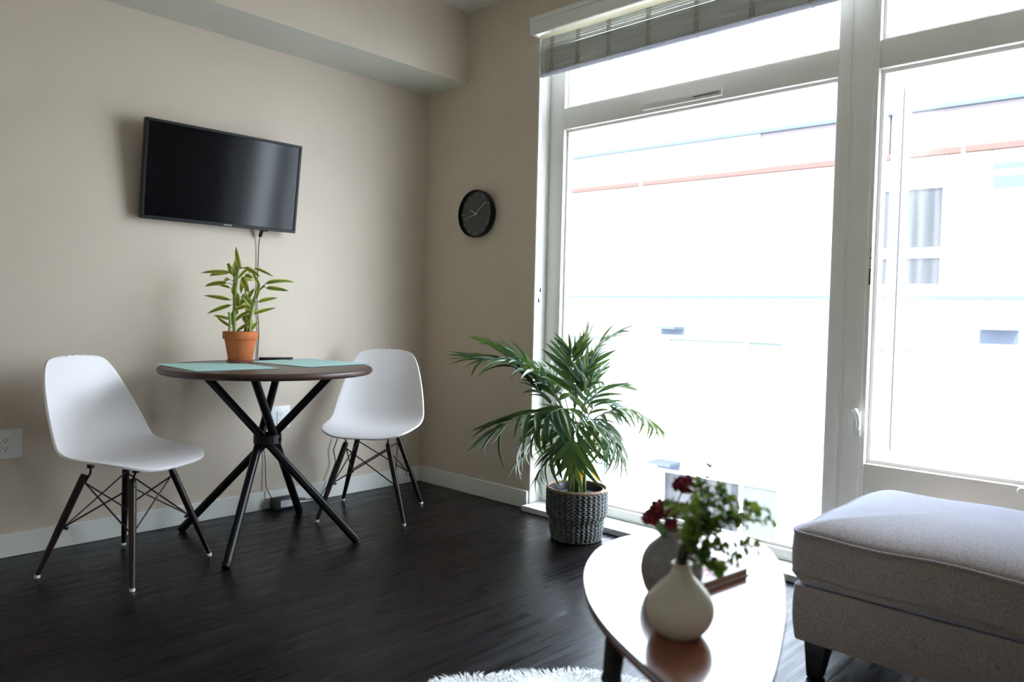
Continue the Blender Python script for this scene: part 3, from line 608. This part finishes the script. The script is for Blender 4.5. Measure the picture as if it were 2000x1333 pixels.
LV = [(430, 330, 430, 125, 50, 0), (490, 250, 490, 68, 42, 0), (460, 310, 463, 175, 34, 0), (410, 250, 262, 238, 26, 2), (405, 285, 195, 352, 34, 1), (380, 280, 215, 355, 44, 1), (385, 340, 278, 392, 40, 1), (378, 372, 193, 452, 40, 1),
      (390, 415, 280, 445, 24, 2), (390, 518, 158, 503, 34, 0), (402, 560, 245, 652, 38, 0), (390, 685, 212, 668, 30, 0), (400, 750, 250, 680, 24, 0), (530, 235, 645, 345, 40, 1), (590, 238, 735, 348, 26, 1), (515, 300, 578, 342, 44, 1),
      (495, 310, 552, 455, 54, 1), (690, 372, 932, 442, 38, 2), (690, 405, 900, 448, 40, 0), (635, 530, 822, 512, 38, 0), (585, 635, 778, 590, 34, 0), (460, 790, 605, 700, 30, 0), (558, 795, 628, 700, 46, 0), (628, 500, 632, 360, 40, 0),
      (540, 540, 640, 430, 46, 0), (470, 560, 590, 460, 48, 0), (450, 450, 480, 590, 60, 1), (560, 560, 470, 640, 44, 1), (500, 640, 530, 760, 50, 0), (545, 640, 560, 740, 46, 0), (420, 610, 410, 760, 44, 0), (480, 480, 590, 520, 46, 0),
      (430, 470, 450, 370, 40, 0), (480, 350, 580, 360, 28, 1), (505, 330, 470, 460, 36, 1), (650, 380, 620, 300, 30, 0), (440, 700, 590, 680, 34, 2), (520, 560, 600, 650, 36, 1), (405, 300, 330, 215, 26, 1), (455, 640, 380, 560, 36, 0), (560, 250, 520, 350, 30, 1), (600, 560, 540, 480, 44, 0)]
for i, (u0, v0, u1, v1, wd, k) in enumerate(LV):
    w0 = random.uniform(-.02, .02); p = gx(u0, v0, w0); q = gx(u1, v1, w0 + random.uniform(-.07, .05)); d = q - p; dr = (.25, .7, 1.15)[k]; L_ = d.length
    chord = math.hypot(sin(dr) / dr, (1 - cos(dr)) / dr); a = math.atan2((1 - cos(dr)), sin(dr))
    up = ZU if abs(d.normalized().z) < .85 else -HF; near = min(cane_pts, key=lambda c_: (c_ - p).length + max(0, (c_ - p).z) * 1.5)
    if (near - p).length > .004: obj('petiole', tube(B(), [near, (near + p) / 2 + V((0, 0, .1 * (near - p).length)), p + d * .04], [.0026, .0018, .0014], 6), 'cane', dp)
    # leaf blade
    x = d.normalized(); z = (up - x * up.dot(x)).normalized(); x2 = (x * cos(a) + z * sin(a)); put_leaf('leaf', dl[k], p, x2, -HF * 1.0 + up * .35, L_ / chord, wd * K * 1.1, dp)

# palm in the seagrass basket ---------------------------------------------------
BC = V((-.235, -1.43, 0))
pm = thing('potted_palm', BC, 'tall parlour palm in a woven grey basket on the floor by the window', 'potted plant')
def basket_r(z):      # wide top, stepped in lower half
    k = min(max((z - .095) / .035, 0), 1); k = k * k * (3 - 2 * k); base = .112 + .010 * min(z / .05, 1)
    return base * (1 - k) + (.140) * k
obj('basket_lining', lathe(B(), [(0, .002), (.105, .002), (.112, .02), (.114, .09), (.132, .13), (.134, .235), (.128, .235), (.126, .13), (0, .12)], BC, 48), 'nursery', pm)
NS = 34; strands = B(); rowh = .0088; nrow = 26
bm = B()
for r_ in range(nrow):
    z = .008 + r_ * rowh; pts = []
    n_ = NS * 4
    ring = []
    for j in range(n_):
        a = 2 * pi * j / n_; ph = abs(cos(a * NS / 2)) ** .6 * 2 - 1; rr = basket_r(z) + .0042 * ph
        ring.append((a, rr, z + .0022 * sin(a * NS + pi * r_)))
    vr = []
    for a, rr, zz in ring:
        c = V((cos(a), sin(a), 0)); row_ = []
        for k in range(5):
            b2 = 2 * pi * k / 5; row_.append(bm.verts.new(BC + c * (rr + .0036 * cos(b2)) + V((0, 0, zz + .0038 * sin(b2)))))
        vr.append(row_)
    for j in range(n_):
        a_, b_ = vr[j], vr[(j + 1) % n_]
        for k in range(5): bm.faces.new((a_[k], a_[(k + 1) % 5], b_[(k + 1) % 5], b_[k]))
bk = obj('weave', bm, 'wicker', pm, ang=180); bk['kind'] = 'stuff'
bm = B()
for j in range(NS):
    a = 2 * pi * (j + .0) / NS; c = V((cos(a), sin(a), 0)); tube(bm, [BC + c * (basket_r(z) - .001) + V((0, 0, z)) for z in (.003, .05, .095, .113, .13, .18, .236)], .0045, 5)
stk_ = obj('stakes', bm, 'wicker', pm); stk_['kind'] = 'stuff'
bm = B(); rim = [BC + V((.139 * cos(a), .139 * sin(a), .241 + .001 * sin(a * 30))) for a in [2 * pi * k / 160 for k in range(161)]]; tube(bm, rim, .0075, 8, False)
obj('rim', bm, 'wicker_rim', pm, ang=180)
bm = lathe(B(), [(.106, .12), (.124, .228), (.126, .238), (.120, .240), (.117, .226), (.112, .20)], BC, 48); ip = obj('inner_pot', bm, 'nursery', pm)
for z, r_ in ((.233, .1205), (.226, .1195), (.219, .1185)):
    obj('pot_ridge', lathe(B(), [(r_ + .001, z - .002), (r_ - .002, z), (r_ + .001, z + .002)], BC, 48), 'rubber', ip)
obj('soil', lathe(B(), [(.116, .205), (.09, .212), (.04, .210), (0, .216)], BC, 40), 'soil', pm)
K2 = .00091
def px2(u, v_, w_=0): return BC + V((0, 0, .25)) + HR * ((u - 697) * K2) + ZU * ((948 - v_) * K2) + HF * w_
stem_pts = [((655, 960), (658, 800), (650, 640)), ((675, 965), (672, 800), (665, 560)), ((700, 970), (700, 820), (690, 640)), ((718, 965), (715, 830), (720, 620)), ((735, 955), (733, 840), (740, 680)), ((690, 950), (685, 800), (640, 600)), ((722, 950), (728, 820), (760, 600))]
for i, s_ in enumerate(stem_pts):
    w0 = (-.01, .01, -.025, .02, -.005, .03, .035)[i]; pts = [px2(a, b_, w0 * (1 - .3 * j)) for j, (a, b_) in enumerate(s_)]; pts[0].z = .19
    c = cr([tuple(p) for p in pts], 5); obj('stem', tube(B(), c, [.0095 - .0055 * k / len(c) for k in range(len(c))], 9), 'palmstem', pm)
pl_ = [leaf_mesh('leaflet', 'palmleaf', dr, .8, .62) for dr in (.12, .5, .95)]
py_ = leaf_mesh('leaflet', 'palmyellow', .4, .8, .62)
# rachis control points (u, v, depth), number of leaflet pairs, leaflet length, width, start fraction, droop set
FR = [(((660, 680, 0), (560, 470, -.05), (360, 330, -.12), (200, 300, -.16)), 14, .20, .021, .25, 0.2),
      (((650, 640, 0), (560, 450, .05), (420, 330, .08), (250, 250, .10)), 9, .19, .022, .35, 0.1),
      (((655, 660, 0), (560, 560, -.12), (400, 560, -.22), (260, 640, -.26)), 10, .19, .021, .25, .6),
      (((650, 740, 0), (590, 700, .10), (480, 740, .15), (400, 850, .16)), 9, .15, .020, .2, .8),
      (((670, 560, 0), (680, 420, .02), (700, 300, .02), (730, 200, .02)), 9, .15, .018, .2, .05),
      (((668, 540, 0), (710, 380, .04), (790, 230, .05), (900, 150, .04)), 9, .13, .013, .4, .3),
      (((700, 640, 0), (760, 520, .05), (830, 450, .10), (900, 440, .14)), 8, .14, .019, .25, .4),
      (((730, 640, 0), (820, 560, -.05), (950, 540, -.06), (1080, 620, -.04)), 11, .13, .017, .25, .8),
      (((690, 640, 0), (640, 540, -.14), (560, 530, -.22), (470, 590, -.28)), 9, .17, .022, .2, .8),
      (((700, 660, 0), (690, 600, -.12), (670, 610, -.20), (640, 720, -.26)), 8, .17, .021, .15, .9),
      (((720, 640, 0), (770, 590, -.08), (840, 650, -.14), (890, 760, -.16)), 9, .15, .019, .2, .8),
      (((730, 700, 0), (760, 640, .06), (800, 660, .10), (830, 760, .12)), 7, .15, .020, .2, .9),
      (((650, 600, 0), (620, 480, .08), (590, 420, .12), (560, 380, .15)), 6, .15, .024, .2, .2),
      (((655, 700, 0), (600, 640, -.05), (500, 640, -.10), (420, 700, -.1)), 8, .16, .021, .25, .8),
      (((660, 760, 0), (620, 720, -.08), (560, 760, -.12), (500, 850, -.12)), 8, .14, .020, .15, .9),
      (((700, 620, 0), (720, 520, -.02), (740, 460, -.03), (750, 410, -.04)), 6, .14, .019, .2, .1),
      (((660, 700, 0), (620, 600, -.02), (520, 500, -.03), (440, 420, -.02)), 8, .15, .020, .25, .3),
      (((720, 660, 0), (760, 560, .02), (820, 520, .02), (880, 540, .0)), 7, .14, .019, .2, .5),
      (((672, 560, 0), (660, 440, -.03), (650, 340, -.04), (640, 260, -.05)), 9, .13, .019, .2, .05),
      (((672, 560, 0), (690, 440, -.05), (720, 350, -.07), (750, 300, -.08)), 8, .12, .018, .25, .05),
      (((650, 620, 0), (560, 480, .0), (440, 380, .0), (330, 300, .0)), 11, .16, .021, .3, 0.1),
      (((690, 760, 0), (700, 700, -.12), (680, 720, -.17), (660, 800, -.2)), 5, .15, .020, .2, .9)]
nl = 0
for ctl, npair, LL, WW, t0, dr in FR:
    c = [V(q) for q in cr([tuple(px2(u, v_, w_)) for u, v_, w_ in ctl], 8)]; n_ = len(c)
    fr = obj('frond', tube(B(), c, [.0038 - .0026 * i / n_ for i in range(n_)], 6), 'palmstem', pm)
    for i in range(npair):
        f_ = t0 + (1 - t0) * (i + .5) / npair; j = min(int(f_ * (n_ - 1)), n_ - 2); p = c[j] + (c[j + 1] - c[j]) * (f_ * (n_ - 1) - j); tg = (c[j + 1] - c[j]).normalized()
        side = tg.cross(ZU); side = side.normalized() if side.length > .2 else HR
        nrm = side.cross(tg).normalized()
        for s_ in (-1, 1):
            ll = LL * 1.18 * (.65 + .5 * sin(pi * (.15 + .8 * (i + .5) / npair))) * random.uniform(.85, 1.1); sp = .95 - .5 * (i / npair)
            d = tg * (1 - sp * .45) + side * s_ * sp + nrm * .18 + ZU * (-.35 * dr + random.uniform(-.08, .08)) + V((random.uniform(-.1, .1), random.uniform(-.1, .1), 0))
            up = nrm + side * s_ * -.35 + V((random.uniform(-.2, .2), random.uniform(-.2, .2), 0)); k = 0 if dr < .15 else (1 if dr < .7 else 2)
            tip = p + d.normalized() * ll
            if tip.x > .06: d.x -= (tip.x - .06) / ll * 1.5
            put_leaf('leaflet', pl_[min(2, max(0, k + random.choice((-1, 0, 0, 1))))], p, d, up, ll, WW * 1.3 * random.uniform(.8, 1.15), fr); nl += 1
    put_leaf('leaflet', pl_[0], c[-1], (c[-1] - c[-3]), nrm, LL * .8, WW * .8, fr)
for (u0, v0, u1, v1, w_) in ((712, 790, 685, 935, -.05), (735, 800, 792, 930, -.05)):
    p, q = px2(u0, v0, w_), px2(u1, v1, w_ - .01); o = put_leaf('leaflet', py_, p, q - p + HR * .02, -HF + ZU * .2, (q - p).length, .026, pm); o['label'] = 'yellowed leaflet'

# ------------------------------------------------------------------ coffee table
ct = thing('coffee_table', (-1.76, -2.9, 0), 'teardrop shaped coffee table with glossy red brown top near the ottoman', 'table'); CZ = .54
pts = [(-1.852, -2.712), (-1.761, -2.659), (-1.677, -2.628), (-1.578, -2.622), (-1.479, -2.662), (-1.39, -2.735), (-1.363, -2.809), (-1.403, -2.890), (-1.521, -2.977), (-1.708, -3.066), (-1.821, -3.111), (-2.011, -3.176), (-2.09, -3.185), (-2.145, -3.155), (-2.135, -3.09), (-2.084, -2.989), (-2.031, -2.898), (-1.954, -2.801)]
n_ = len(pts); loop = []
for i in range(n_):
    a, b_, c, d = (V(pts[(i + k - 1) % n_]) for k in range(4))
    for k in range(8):
        t_ = k / 8; loop.append(.5 * ((2 * b_) + (c - a) * t_ + (2 * a - 5 * b_ + 4 * c - d) * t_ ** 2 + (3 * b_ - a - 3 * c + d) * t_ ** 3))
for _ in range(6): loop = [(loop[i - 1] + loop[i] * 2 + loop[(i + 1) % len(loop)]) / 4 for i in range(len(loop))]
cen = V((-1.74, -2.90)); inn = [p + (cen - p).normalized() * .004 for p in loop]
obj('tabletop', prism(B(), [tuple(p) for p in inn], CZ - .018, CZ), 'coffee', ct)
bm = B(); zs = (CZ - .0215, CZ - .004, CZ - .0002); ins = (.014, 0, .004)
rg = [[bm.verts.new((*(p + (cen - p).normalized() * q), z)) for p in loop] for z, q in zip(zs, ins)]
for a, b_ in zip(rg, rg[1:]):
    for k in range(len(loop)): k2 = (k + 1) % len(loop); bm.faces.new((a[k], a[k2], b_[k2], b_[k]))
bm.faces.new(rg[0][::-1])
obj('edge_band', bm, 'coffee_edge', ct)
for (x, y_, dx, dy) in ((-1.975, -2.885, -.035, .028), (-1.50, -2.83, .05, .02), (-2.06, -3.11, -.04, -.04)):
    a = V((x, y_, CZ - .020)); b_ = V((x + dx, y_ + dy, .031)); d = b_ - a
    lg = obj('leg', tube(B(), [a + d * .19, a + d * .21, a + d * .45, b_], [.0125, .0148, .0145, .010], 16), 'blackleg', ct)
    obj('leg_collar', tube(B(), [a, a + d * .07, a + d * .165, a + d * .19, a + d * .20], [.020, .0185, .0165, .0185, .0125], 16), 'blackleg', lg)

vw = thing('vase', (-1.962, -2.997, CZ), 'cream glazed bulb vase with narrow neck at the front of the coffee table', 'vase')
prof = [(0, 0), (.028, 0), (.037, .004), (.049, .019), (.0545, .037), (.0525, .053), (.0445, .068), (.032, .082), (.0205, .094), (.0155, .104), (.0145, .110), (.0165, .114), (.0157, .1155), (.0128, .1145), (.0115, .108), (.0125, .099)]
obj('body', lathe(B(), [tuple(q) for q in cr(prof, 3)] + [(0, .085)], vw.location, 56), 'vase_w', vw)
vg = thing('vase', (-1.822, -2.895, CZ), 'grey stoneware vase standing behind the cream vase', 'vase')
prof = [(0, 0), (.034, 0), (.045, .006), (.053, .026), (.0565, .046), (.053, .070), (.042, .089), (.028, .102), (.021, .109), (.020, .115), (.0225, .120), (.019, .120), (.017, .114), (.017, .105)]
obj('body', lathe(B(), [tuple(q) for q in cr(prof, 3)] + [(0, .09)], vg.location, 56), 'vase_g', vg)

bk_ = thing('book', (-1.69, -2.92, CZ), 'small pale notebook with pink print lying on the coffee table', 'book')
c0 = V((-1.752, -2.944)); c1 = V((-1.655, -2.956)); ex = V((.0, 0)); 
bM_ = Matrix.Translation((-1.684, -2.892, CZ)) @ Matrix.Rotation(radians(-7), 4, 'Z')
def bt(bm): bmesh.ops.transform(bm, matrix=bM_, verts=bm.verts); return bm
M['cover'] = mat('pale_lilac_cover', (0.55, 0.48, 0.52), 0.5, noise=((4, 4, 4), (0.60, 0.54, 0.56)))
M['coverprint'] = mat('pink_print', (0.60, 0.22, 0.24), 0.6); M['coverorange'] = mat('orange_print', (0.70, 0.36, 0.20), 0.6)
obj('pages', bt(box(B(), (-.072, -.046, .0022), (.070, .046, .0145))), 'paper', bk_, smooth=False)
bm = B(); box(bm, (-.075, -.049, .0004), (.073, .049, .0024)); box(bm, (-.075, -.049, .0144), (.073, .049, .0164)); box(bm, (-.0765, -.049, .0004), (-.0745, .049, .0164)); cv = obj('cover', bt(bm), 'cover', bk_, smooth=False)
for (x0, x1, y0, y1, mm) in ((-.03, .03, -.012, .002, 'coverprint'), (-.02, .04, .008, .018, 'coverorange'), (-.04, .0, -.03, -.022, 'coverprint')):
    obj('cover_print', bt(box(B(), (x0, y0, .0163), (x1, y1, .0167))), mm, cv, smooth=False)

# sprigs in the cream vase; picture-side layout in metres about the vase mouth
MW = vw.location + V((0, 0, .108)); MG = vg.location + V((0, 0, .112)); K3 = .0001485
def p3(u, v_, w_=0): return V((-1.964, -2.998, .651)) + HR * ((u - 583) * K3) + ZU * ((1250 - v_) * K3) + HF * w_
sl_ = [leaf_mesh('leaf', 'sprigleaf', dr, .7, .8, 5) for dr in (.1, .6)]
SP = [((585, 1250), (700, 900), (900, 760), (1240, 800), .03), ((585, 1250), (700, 950), (1000, 840), (1500, 750), .04), ((585, 1250), (720, 1000), (950, 800), (1460, 590), .0), ((585, 1250), (700, 1050), (980, 960), (1290, 940), -.04),
      ((585, 1250), (650, 900), (780, 620), (960, 210), .05), ((585, 1250), (660, 950), (850, 650), (1080, 480), .02), ((585, 1250), (640, 900), (720, 600), (790, 360), .03), ((585, 1250), (600, 950), (560, 700), (400, 560), -.02),
      ((585, 1250), (690, 1080), (820, 980), (1080, 1050), -.05), ((585, 1250), (650, 1000), (800, 780), (1130, 640), -.03), ((585, 1250), (620, 1000), (650, 800), (620, 560), -.05), ((585, 1250), (680, 960), (900, 720), (1180, 700), -.01),
      ((585, 1250), (700, 1140), (800, 1100), (900, 1150), -.06), ((585, 1250), (640, 1050), (720, 900), (860, 800), .0), ((585, 1250), (620, 950), (740, 700), (900, 480), .0), ((585, 1250), (750, 1000), (1200, 830), (1680, 820), .05), ((585, 1250), (690, 900), (900, 600), (1060, 440), .04), ((585, 1250), (700, 930), (950, 680), (1150, 560), .02), ((585, 1250), (660, 880), (800, 560), (860, 380), .01), ((585, 1250), (720, 980), (1000, 770), (1350, 640), .03), ((585, 1250), (640, 930), (690, 700), (740, 450), -.02)]
for i, (a, b_, c, d, w_) in enumerate(SP):
    base = MW + V((random.uniform(-.006, .006), random.uniform(-.006, .006), -.04))
    P_ = [base, MW + V((random.uniform(-.006, .006), random.uniform(-.006, .006), .01)), p3(*b_, w_ * .3), p3(*c, w_ * .7), p3(*d, w_)]
    c_ = [V(q) for q in cr([tuple(p) for p in P_], 7)]; n_ = len(c_)
    sp = thing('leafy_sprig', base, 'thin green sprig of small rounded leaves in the cream vase', 'sprig', 'green sprigs in the cream vase')
    obj('stem', tube(B(), c_, [.0016 - .0008 * k / n_ for k in range(n_)], 5), 'stemdark', sp)
    for k in range(13, n_, 1):
        tg = (c_[min(k + 1, n_ - 1)] - c_[k - 1]).normalized(); x_, y2 = frame_of(tg); a0 = k * 1.2 + i
        for s_ in (0, 1):
            aa = a0 + s_ * pi; dd = tg * .5 + (x_ * cos(aa) + y2 * sin(aa)); sz = random.uniform(.0095, .0145) * (.95 if k < 17 else 1.1)
            put_leaf('leaf', random.choice(sl_), c_[k], dd, tg * .8 + V((random.uniform(-.6, .6), random.uniform(-.6, .6), .5)), sz * 1.25, sz * .95, sp)
# long green leaves rising in the middle
for (pa, pb_, wd, w_, par) in (((590, 900), (665, 360), .019, -.045, 'w'), ((575, 960), (530, 660), .016, -.06, 'w')):
    p = p3(*pa, 0); q = p3(*pb_, w_); o = leaf_mesh('strap_leaf', 'sprigleaf', .25, .8, .7)
    l_ = thing('strap_leaf', MW + V((0, 0, -.02)), 'long upright green leaf in the middle of the cream vase bouquet', 'leaf', 'upright leaves in the cream vase')
    b1 = MW + V((.002, .002, -.03)); b0 = p3(*pa, w_ * .4); obj('stem', tube(B(), [b1, MW + V((.002, .002, .012)), b0], .0014, 6), 'palmstem', l_); put_leaf('blade', o, b0, q - b0, -HF, (q - b0).length * 1.01, wd, l_)

# crimson flowers in the grey vase
def flower(c, r, label, seed, flat=.75):
    rnd = random.Random(seed); t_ = thing('crimson_flower', MG + V((0, 0, -.02)), label, 'flower'); c = V(c)
    mid = (MG + c) / 2 + V((rnd.uniform(-.01, .01), rnd.uniform(-.01, .01), .01))
    obj('stem', tube(B(), [V(q) for q in cr([tuple(MG + V((0, 0, -.03))), tuple(MG + V((rnd.uniform(-.008, .008), rnd.uniform(-.008, .008), .012))), tuple(mid), tuple(c)], 5)], .0018, 6), 'palmstem', t_)
    bm = B()
    for k in range(190):
        th = rnd.uniform(0, 2 * pi); ph = math.acos(rnd.uniform(-.75, 1)); rr = r * rnd.uniform(.72, 1.05)
        p = c + V((rr * sin(ph) * cos(th), rr * sin(ph) * sin(th), rr * flat * cos(ph)))
        bmesh.ops.create_icosphere(bm, subdivisions=1, radius=rnd.uniform(.0022, .0042), matrix=Matrix.Translation(p))
    bmesh.ops.create_icosphere(bm, subdivisions=2, radius=r * .8, matrix=Matrix.Translation(c) @ Matrix.Diagonal((1, 1, flat, 1)))
    h = obj('florets', bm, 'red', t_); h['kind'] = 'stuff'; return t_
def p4(u, v_, w_=0): return V((-1.832, -2.898, .637)) + HR * ((u - 390) * .0001686) + ZU * ((1010 - v_) * .0001686) + HF * w_
flower(p4(285, 640, 0), .0235, 'crimson flower head lowest at the left of the bouquet', 1)
flower(p4(165, 735, .0), .0150, 'small crimson flower head drooping at the far left of the bouquet', 2, .9)
flower(p4(535, 380, .01), .0220, 'crimson flower head at the top of the bouquet', 3)
flower(p4(470, 660, .01), .0185, 'crimson flower head in the middle behind the green sprigs', 4)
flower(p4(740, 420, .03), .0150, 'crimson flower head at the right behind pale green leaves', 5)
flower(p4(385, 800, .0), .0105, 'tiny crimson flower head just above the broad leaf', 6)
bl_ = thing('broad_leaf', MG + V((0, 0, -.02)), 'broad pointed green leaf leaning left out of the grey vase', 'leaf')
b0 = MG + V((-.004, 0, -.012)); q = p4(150, 745, -.03); put_leaf('blade', leaf_mesh('blade', 'broadleaf', .5, .9, .8), b0, (q - b0) + ZU * .012, -HF + ZU * .4, (q - b0).length * 1.04, .020, bl_)

# ------------------------------------------------------------------ ottoman
ot = thing('ottoman', (-.45, -3.25, 0), 'large grey fabric ottoman with loose cushion and black legs by the window', 'ottoman')
OX0, OX1, OY0, OY1 = -.84, -.10, -3.75, -2.712
def soft(lo, hi, r, dome_top, dome_bot, nx=26, ny=34, nz_=7, wob=.003, seed=0):
    """rounded upholstered slab with domed top and wavy edges"""
    rnd = random.Random(seed); bm = B(); bmesh.ops.create_grid(bm, x_segments=1, y_segments=1, size=1); bm.free(); bm = B()
    cx, cy, hx, hy_ = (lo[0] + hi[0]) / 2, (lo[1] + hi[1]) / 2, (hi[0] - lo[0]) / 2, (hi[1] - lo[1]) / 2
    def outline(ins, n=120):
        rr = max(r - ins * .5, .01); P_ = []
        for qx, qy, a0 in ((1, 1, 0), (-1, 1, 90), (-1, -1, 180), (1, -1, 270)):
            for k in range(7):
                a = radians(a0 + 15 * k); P_.append(V((qx * (hx - ins - rr) + rr * cos(a), qy * (hy_ - ins - rr) + rr * sin(a))))
        # resample straight runs
        out = []
        for i, p in enumerate(P_):
            q_ = P_[(i + 1) % len(P_)]; m_ = 14 if i % 7 == 6 else 1
            for k in range(m_): out.append(p.lerp(q_, k / m_))
        return out
    def ring(ins, z, w_=0):
        return [bm.verts.new((cx + p.x, cy + p.y, z + w_ * (sin(p.x * 23 + seed) * .5 + sin(p.y * 17 + 2 * seed)))) for p in outline(ins)]
    H_ = hi[2] - lo[2]; R_ = [ring(.02, lo[2], 0)]
    if dome_bot: R_.append(ring(.012, lo[2] + .004, wob)); R_.append(ring(0.0, lo[2] + .022, wob))
    else: R_.append(ring(.004, lo[2] + .003))
    for k in range(1, 5): R_.append(ring(-.004 * sin(pi * k / 5), lo[2] + .022 + (H_ - .022) * k / 5, wob * .7))
    R_.append(ring(0, hi[2], wob))
    for k in range(1, 11):
        t_ = k / 10; R_.append(ring((min(hx, hy_) - .02) * t_ ** 1.25 + .001, hi[2] + dome_top * (1 - (1 - t_) ** 2.4), wob * (1 - t_)))
    for a, b_ in zip(R_, R_[1:]):
        n = len(a)
        for k in range(n): bm.faces.new((a[k], a[(k + 1) % n], b_[(k + 1) % n], b_[k]))
    bm.faces.new(R_[0][::-1]); bm.faces.new(R_[-1])
    top = [v_.co.copy() for v_ in R_[0 + (3 if dome_bot else 2) + 4]]; bot = [v_.co.copy() for v_ in R_[2 if dome_bot else 1]]
    return bm, top, bot
bm, top_, bot_ = soft((OX0 - .012, OY0, .276), (OX1, OY1 + .005, .425), .045, .062, True, wob=.0038, seed=3)
cu_ = obj('cushion', bm, 'fabric', ot, ang=70)
obj('piping', tube(B(), top_ + [top_[0]], .0042, 6, False), 'fabric', cu_); obj('piping', tube(B(), [p + V((0, 0, .006)) for p in bot_] + [bot_[0] + V((0, 0, .006))], .0034, 6, False), 'piping', cu_)
bm, _, _ = soft((OX0, OY0, .106), (OX1 - .01, OY1 - .005, .272), .022, .003, False, wob=.0006, seed=1); obj('base', bm, 'fabric', ot, ang=60)
for (x, y_, sx, sy) in ((OX0 + .045, OY1 - .075, -1, 1), (OX1 - .055, OY1 - .075, 1, 1), (OX0 + .045, OY0 + .08, -1, -1), (OX1 - .055, OY0 + .08, 1, -1)):
    bm = B(); a, b_ = .034, .020
    T_ = [bm.verts.new((x + i * a, y_ + j * a, .110)) for i, j in ((-1, -1), (1, -1), (1, 1), (-1, 1))]; L2 = [bm.verts.new((x + sx * .008 + i * b_, y_ + sy * .006 + j * b_, .001)) for i, j in ((-1, -1), (1, -1), (1, 1), (-1, 1))]
    bm.faces.new(T_); bm.faces.new(L2[::-1])
    for k in range(4): bm.faces.new((L2[k], L2[(k + 1) % 4], T_[(k + 1) % 4], T_[k]))
    bmesh.ops.bevel(bm, geom=bm.edges[:], offset=.003, segments=1, affect='EDGES'); obj('leg', bm, 'blackleg', ot, smooth=False)

# ------------------------------------------------------------------ sheepskin rug (locks as real geometry)
rg_ = thing('sheepskin_rug', (-1.74, -2.62, 0), 'shaggy white sheepskin rug on the floor under the coffee table', 'rug')
RC = V((-1.70, -2.645)); rnd = random.Random(5)
def rug_r(a): return .60 + .05 * sin(3 * a + 1) + .035 * sin(5 * a) + .02 * sin(9 * a + 2)
RB = [(rug_r(a) * V((cos(a), sin(a)))) for a in [2 * pi * k / 72 for k in range(72)]]
ax1 = V((.77, -.64)); ax2 = V((.64, .77))
def rmap(p): return RC + ax1 * (p.x * 1.15) + ax2 * (p.y * .86)
def rug_z(f): return .018 + .012 * (1 - f ** 3)
bm = B(); prev = None; cv_ = bm.verts.new((*RC, .03)); RR = []
for f_ in (.3, .6, .85, 1.0):
    RR.append([bm.verts.new((*rmap(p * f_), rug_z(f_) if f_ < 1 else .004)) for p in RB])
for k in range(72): bm.faces.new((cv_, RR[0][k], RR[0][(k + 1) % 72]))
for a, b_ in zip(RR, RR[1:]):
    for k in range(72): bm.faces.new((a[k], b_[k], b_[(k + 1) % 72], a[(k + 1) % 72]))
bot = [bm.verts.new((v_.co.x, v_.co.y, .001)) for v_ in RR[-1]]
for k in range(72): bm.faces.new((RR[-1][k], bot[k], bot[(k + 1) % 72], RR[-1][(k + 1) % 72]))
obj('pelt', bm, 'fur', rg_)
vs = []; fs = []
for k in range(26000):
    a = rnd.uniform(0, 2 * pi); f_ = math.sqrt(rnd.uniform(0, 1)); rr = rug_r(a)
    P_ = rmap(V((cos(a), sin(a))) * rr * f_); out = (P_ - RC).normalized(); L_ = rnd.uniform(.022, .045); lean = .55 + .4 * f_ ** 4
    g1 = math.sin(P_.x * 34) * .6 + math.cos(P_.y * 29 + P_.x * 11) * .6
    d = V((out.x * cos(g1) - out.y * sin(g1), out.x * sin(g1) + out.y * cos(g1)))
    base = V((P_.x, P_.y, rug_z(f_) - .006)); tip = base + V((d.x * L_ * lean, d.y * L_ * lean, L_ * (1.1 - lean) * .8 + .002)); mid_ = (base + tip) / 2 + V((0, 0, L_ * .12))
    if tip.z < .004: tip.z = .004
    s_ = V((-d.y, d.x, 0)) * rnd.uniform(.0012, .0024); i = len(vs)
    vs += [tuple(base + s_), tuple(base - s_), tuple(mid_ + s_ * .8), tuple(mid_ - s_ * .8), tuple(tip)]; fs += [(i, i + 1, i + 3, i + 2), (i + 2, i + 3, i + 4)]
me = bpy.data.meshes.new('wool'); me.from_pydata([(V(q) - rg_.location)[:] for q in vs], [], fs); me.materials.append(M['fur'])
wo = bpy.data.objects.new('wool', me); COL.objects.link(wo); wo.parent = rg_; wo['kind'] = 'stuff'
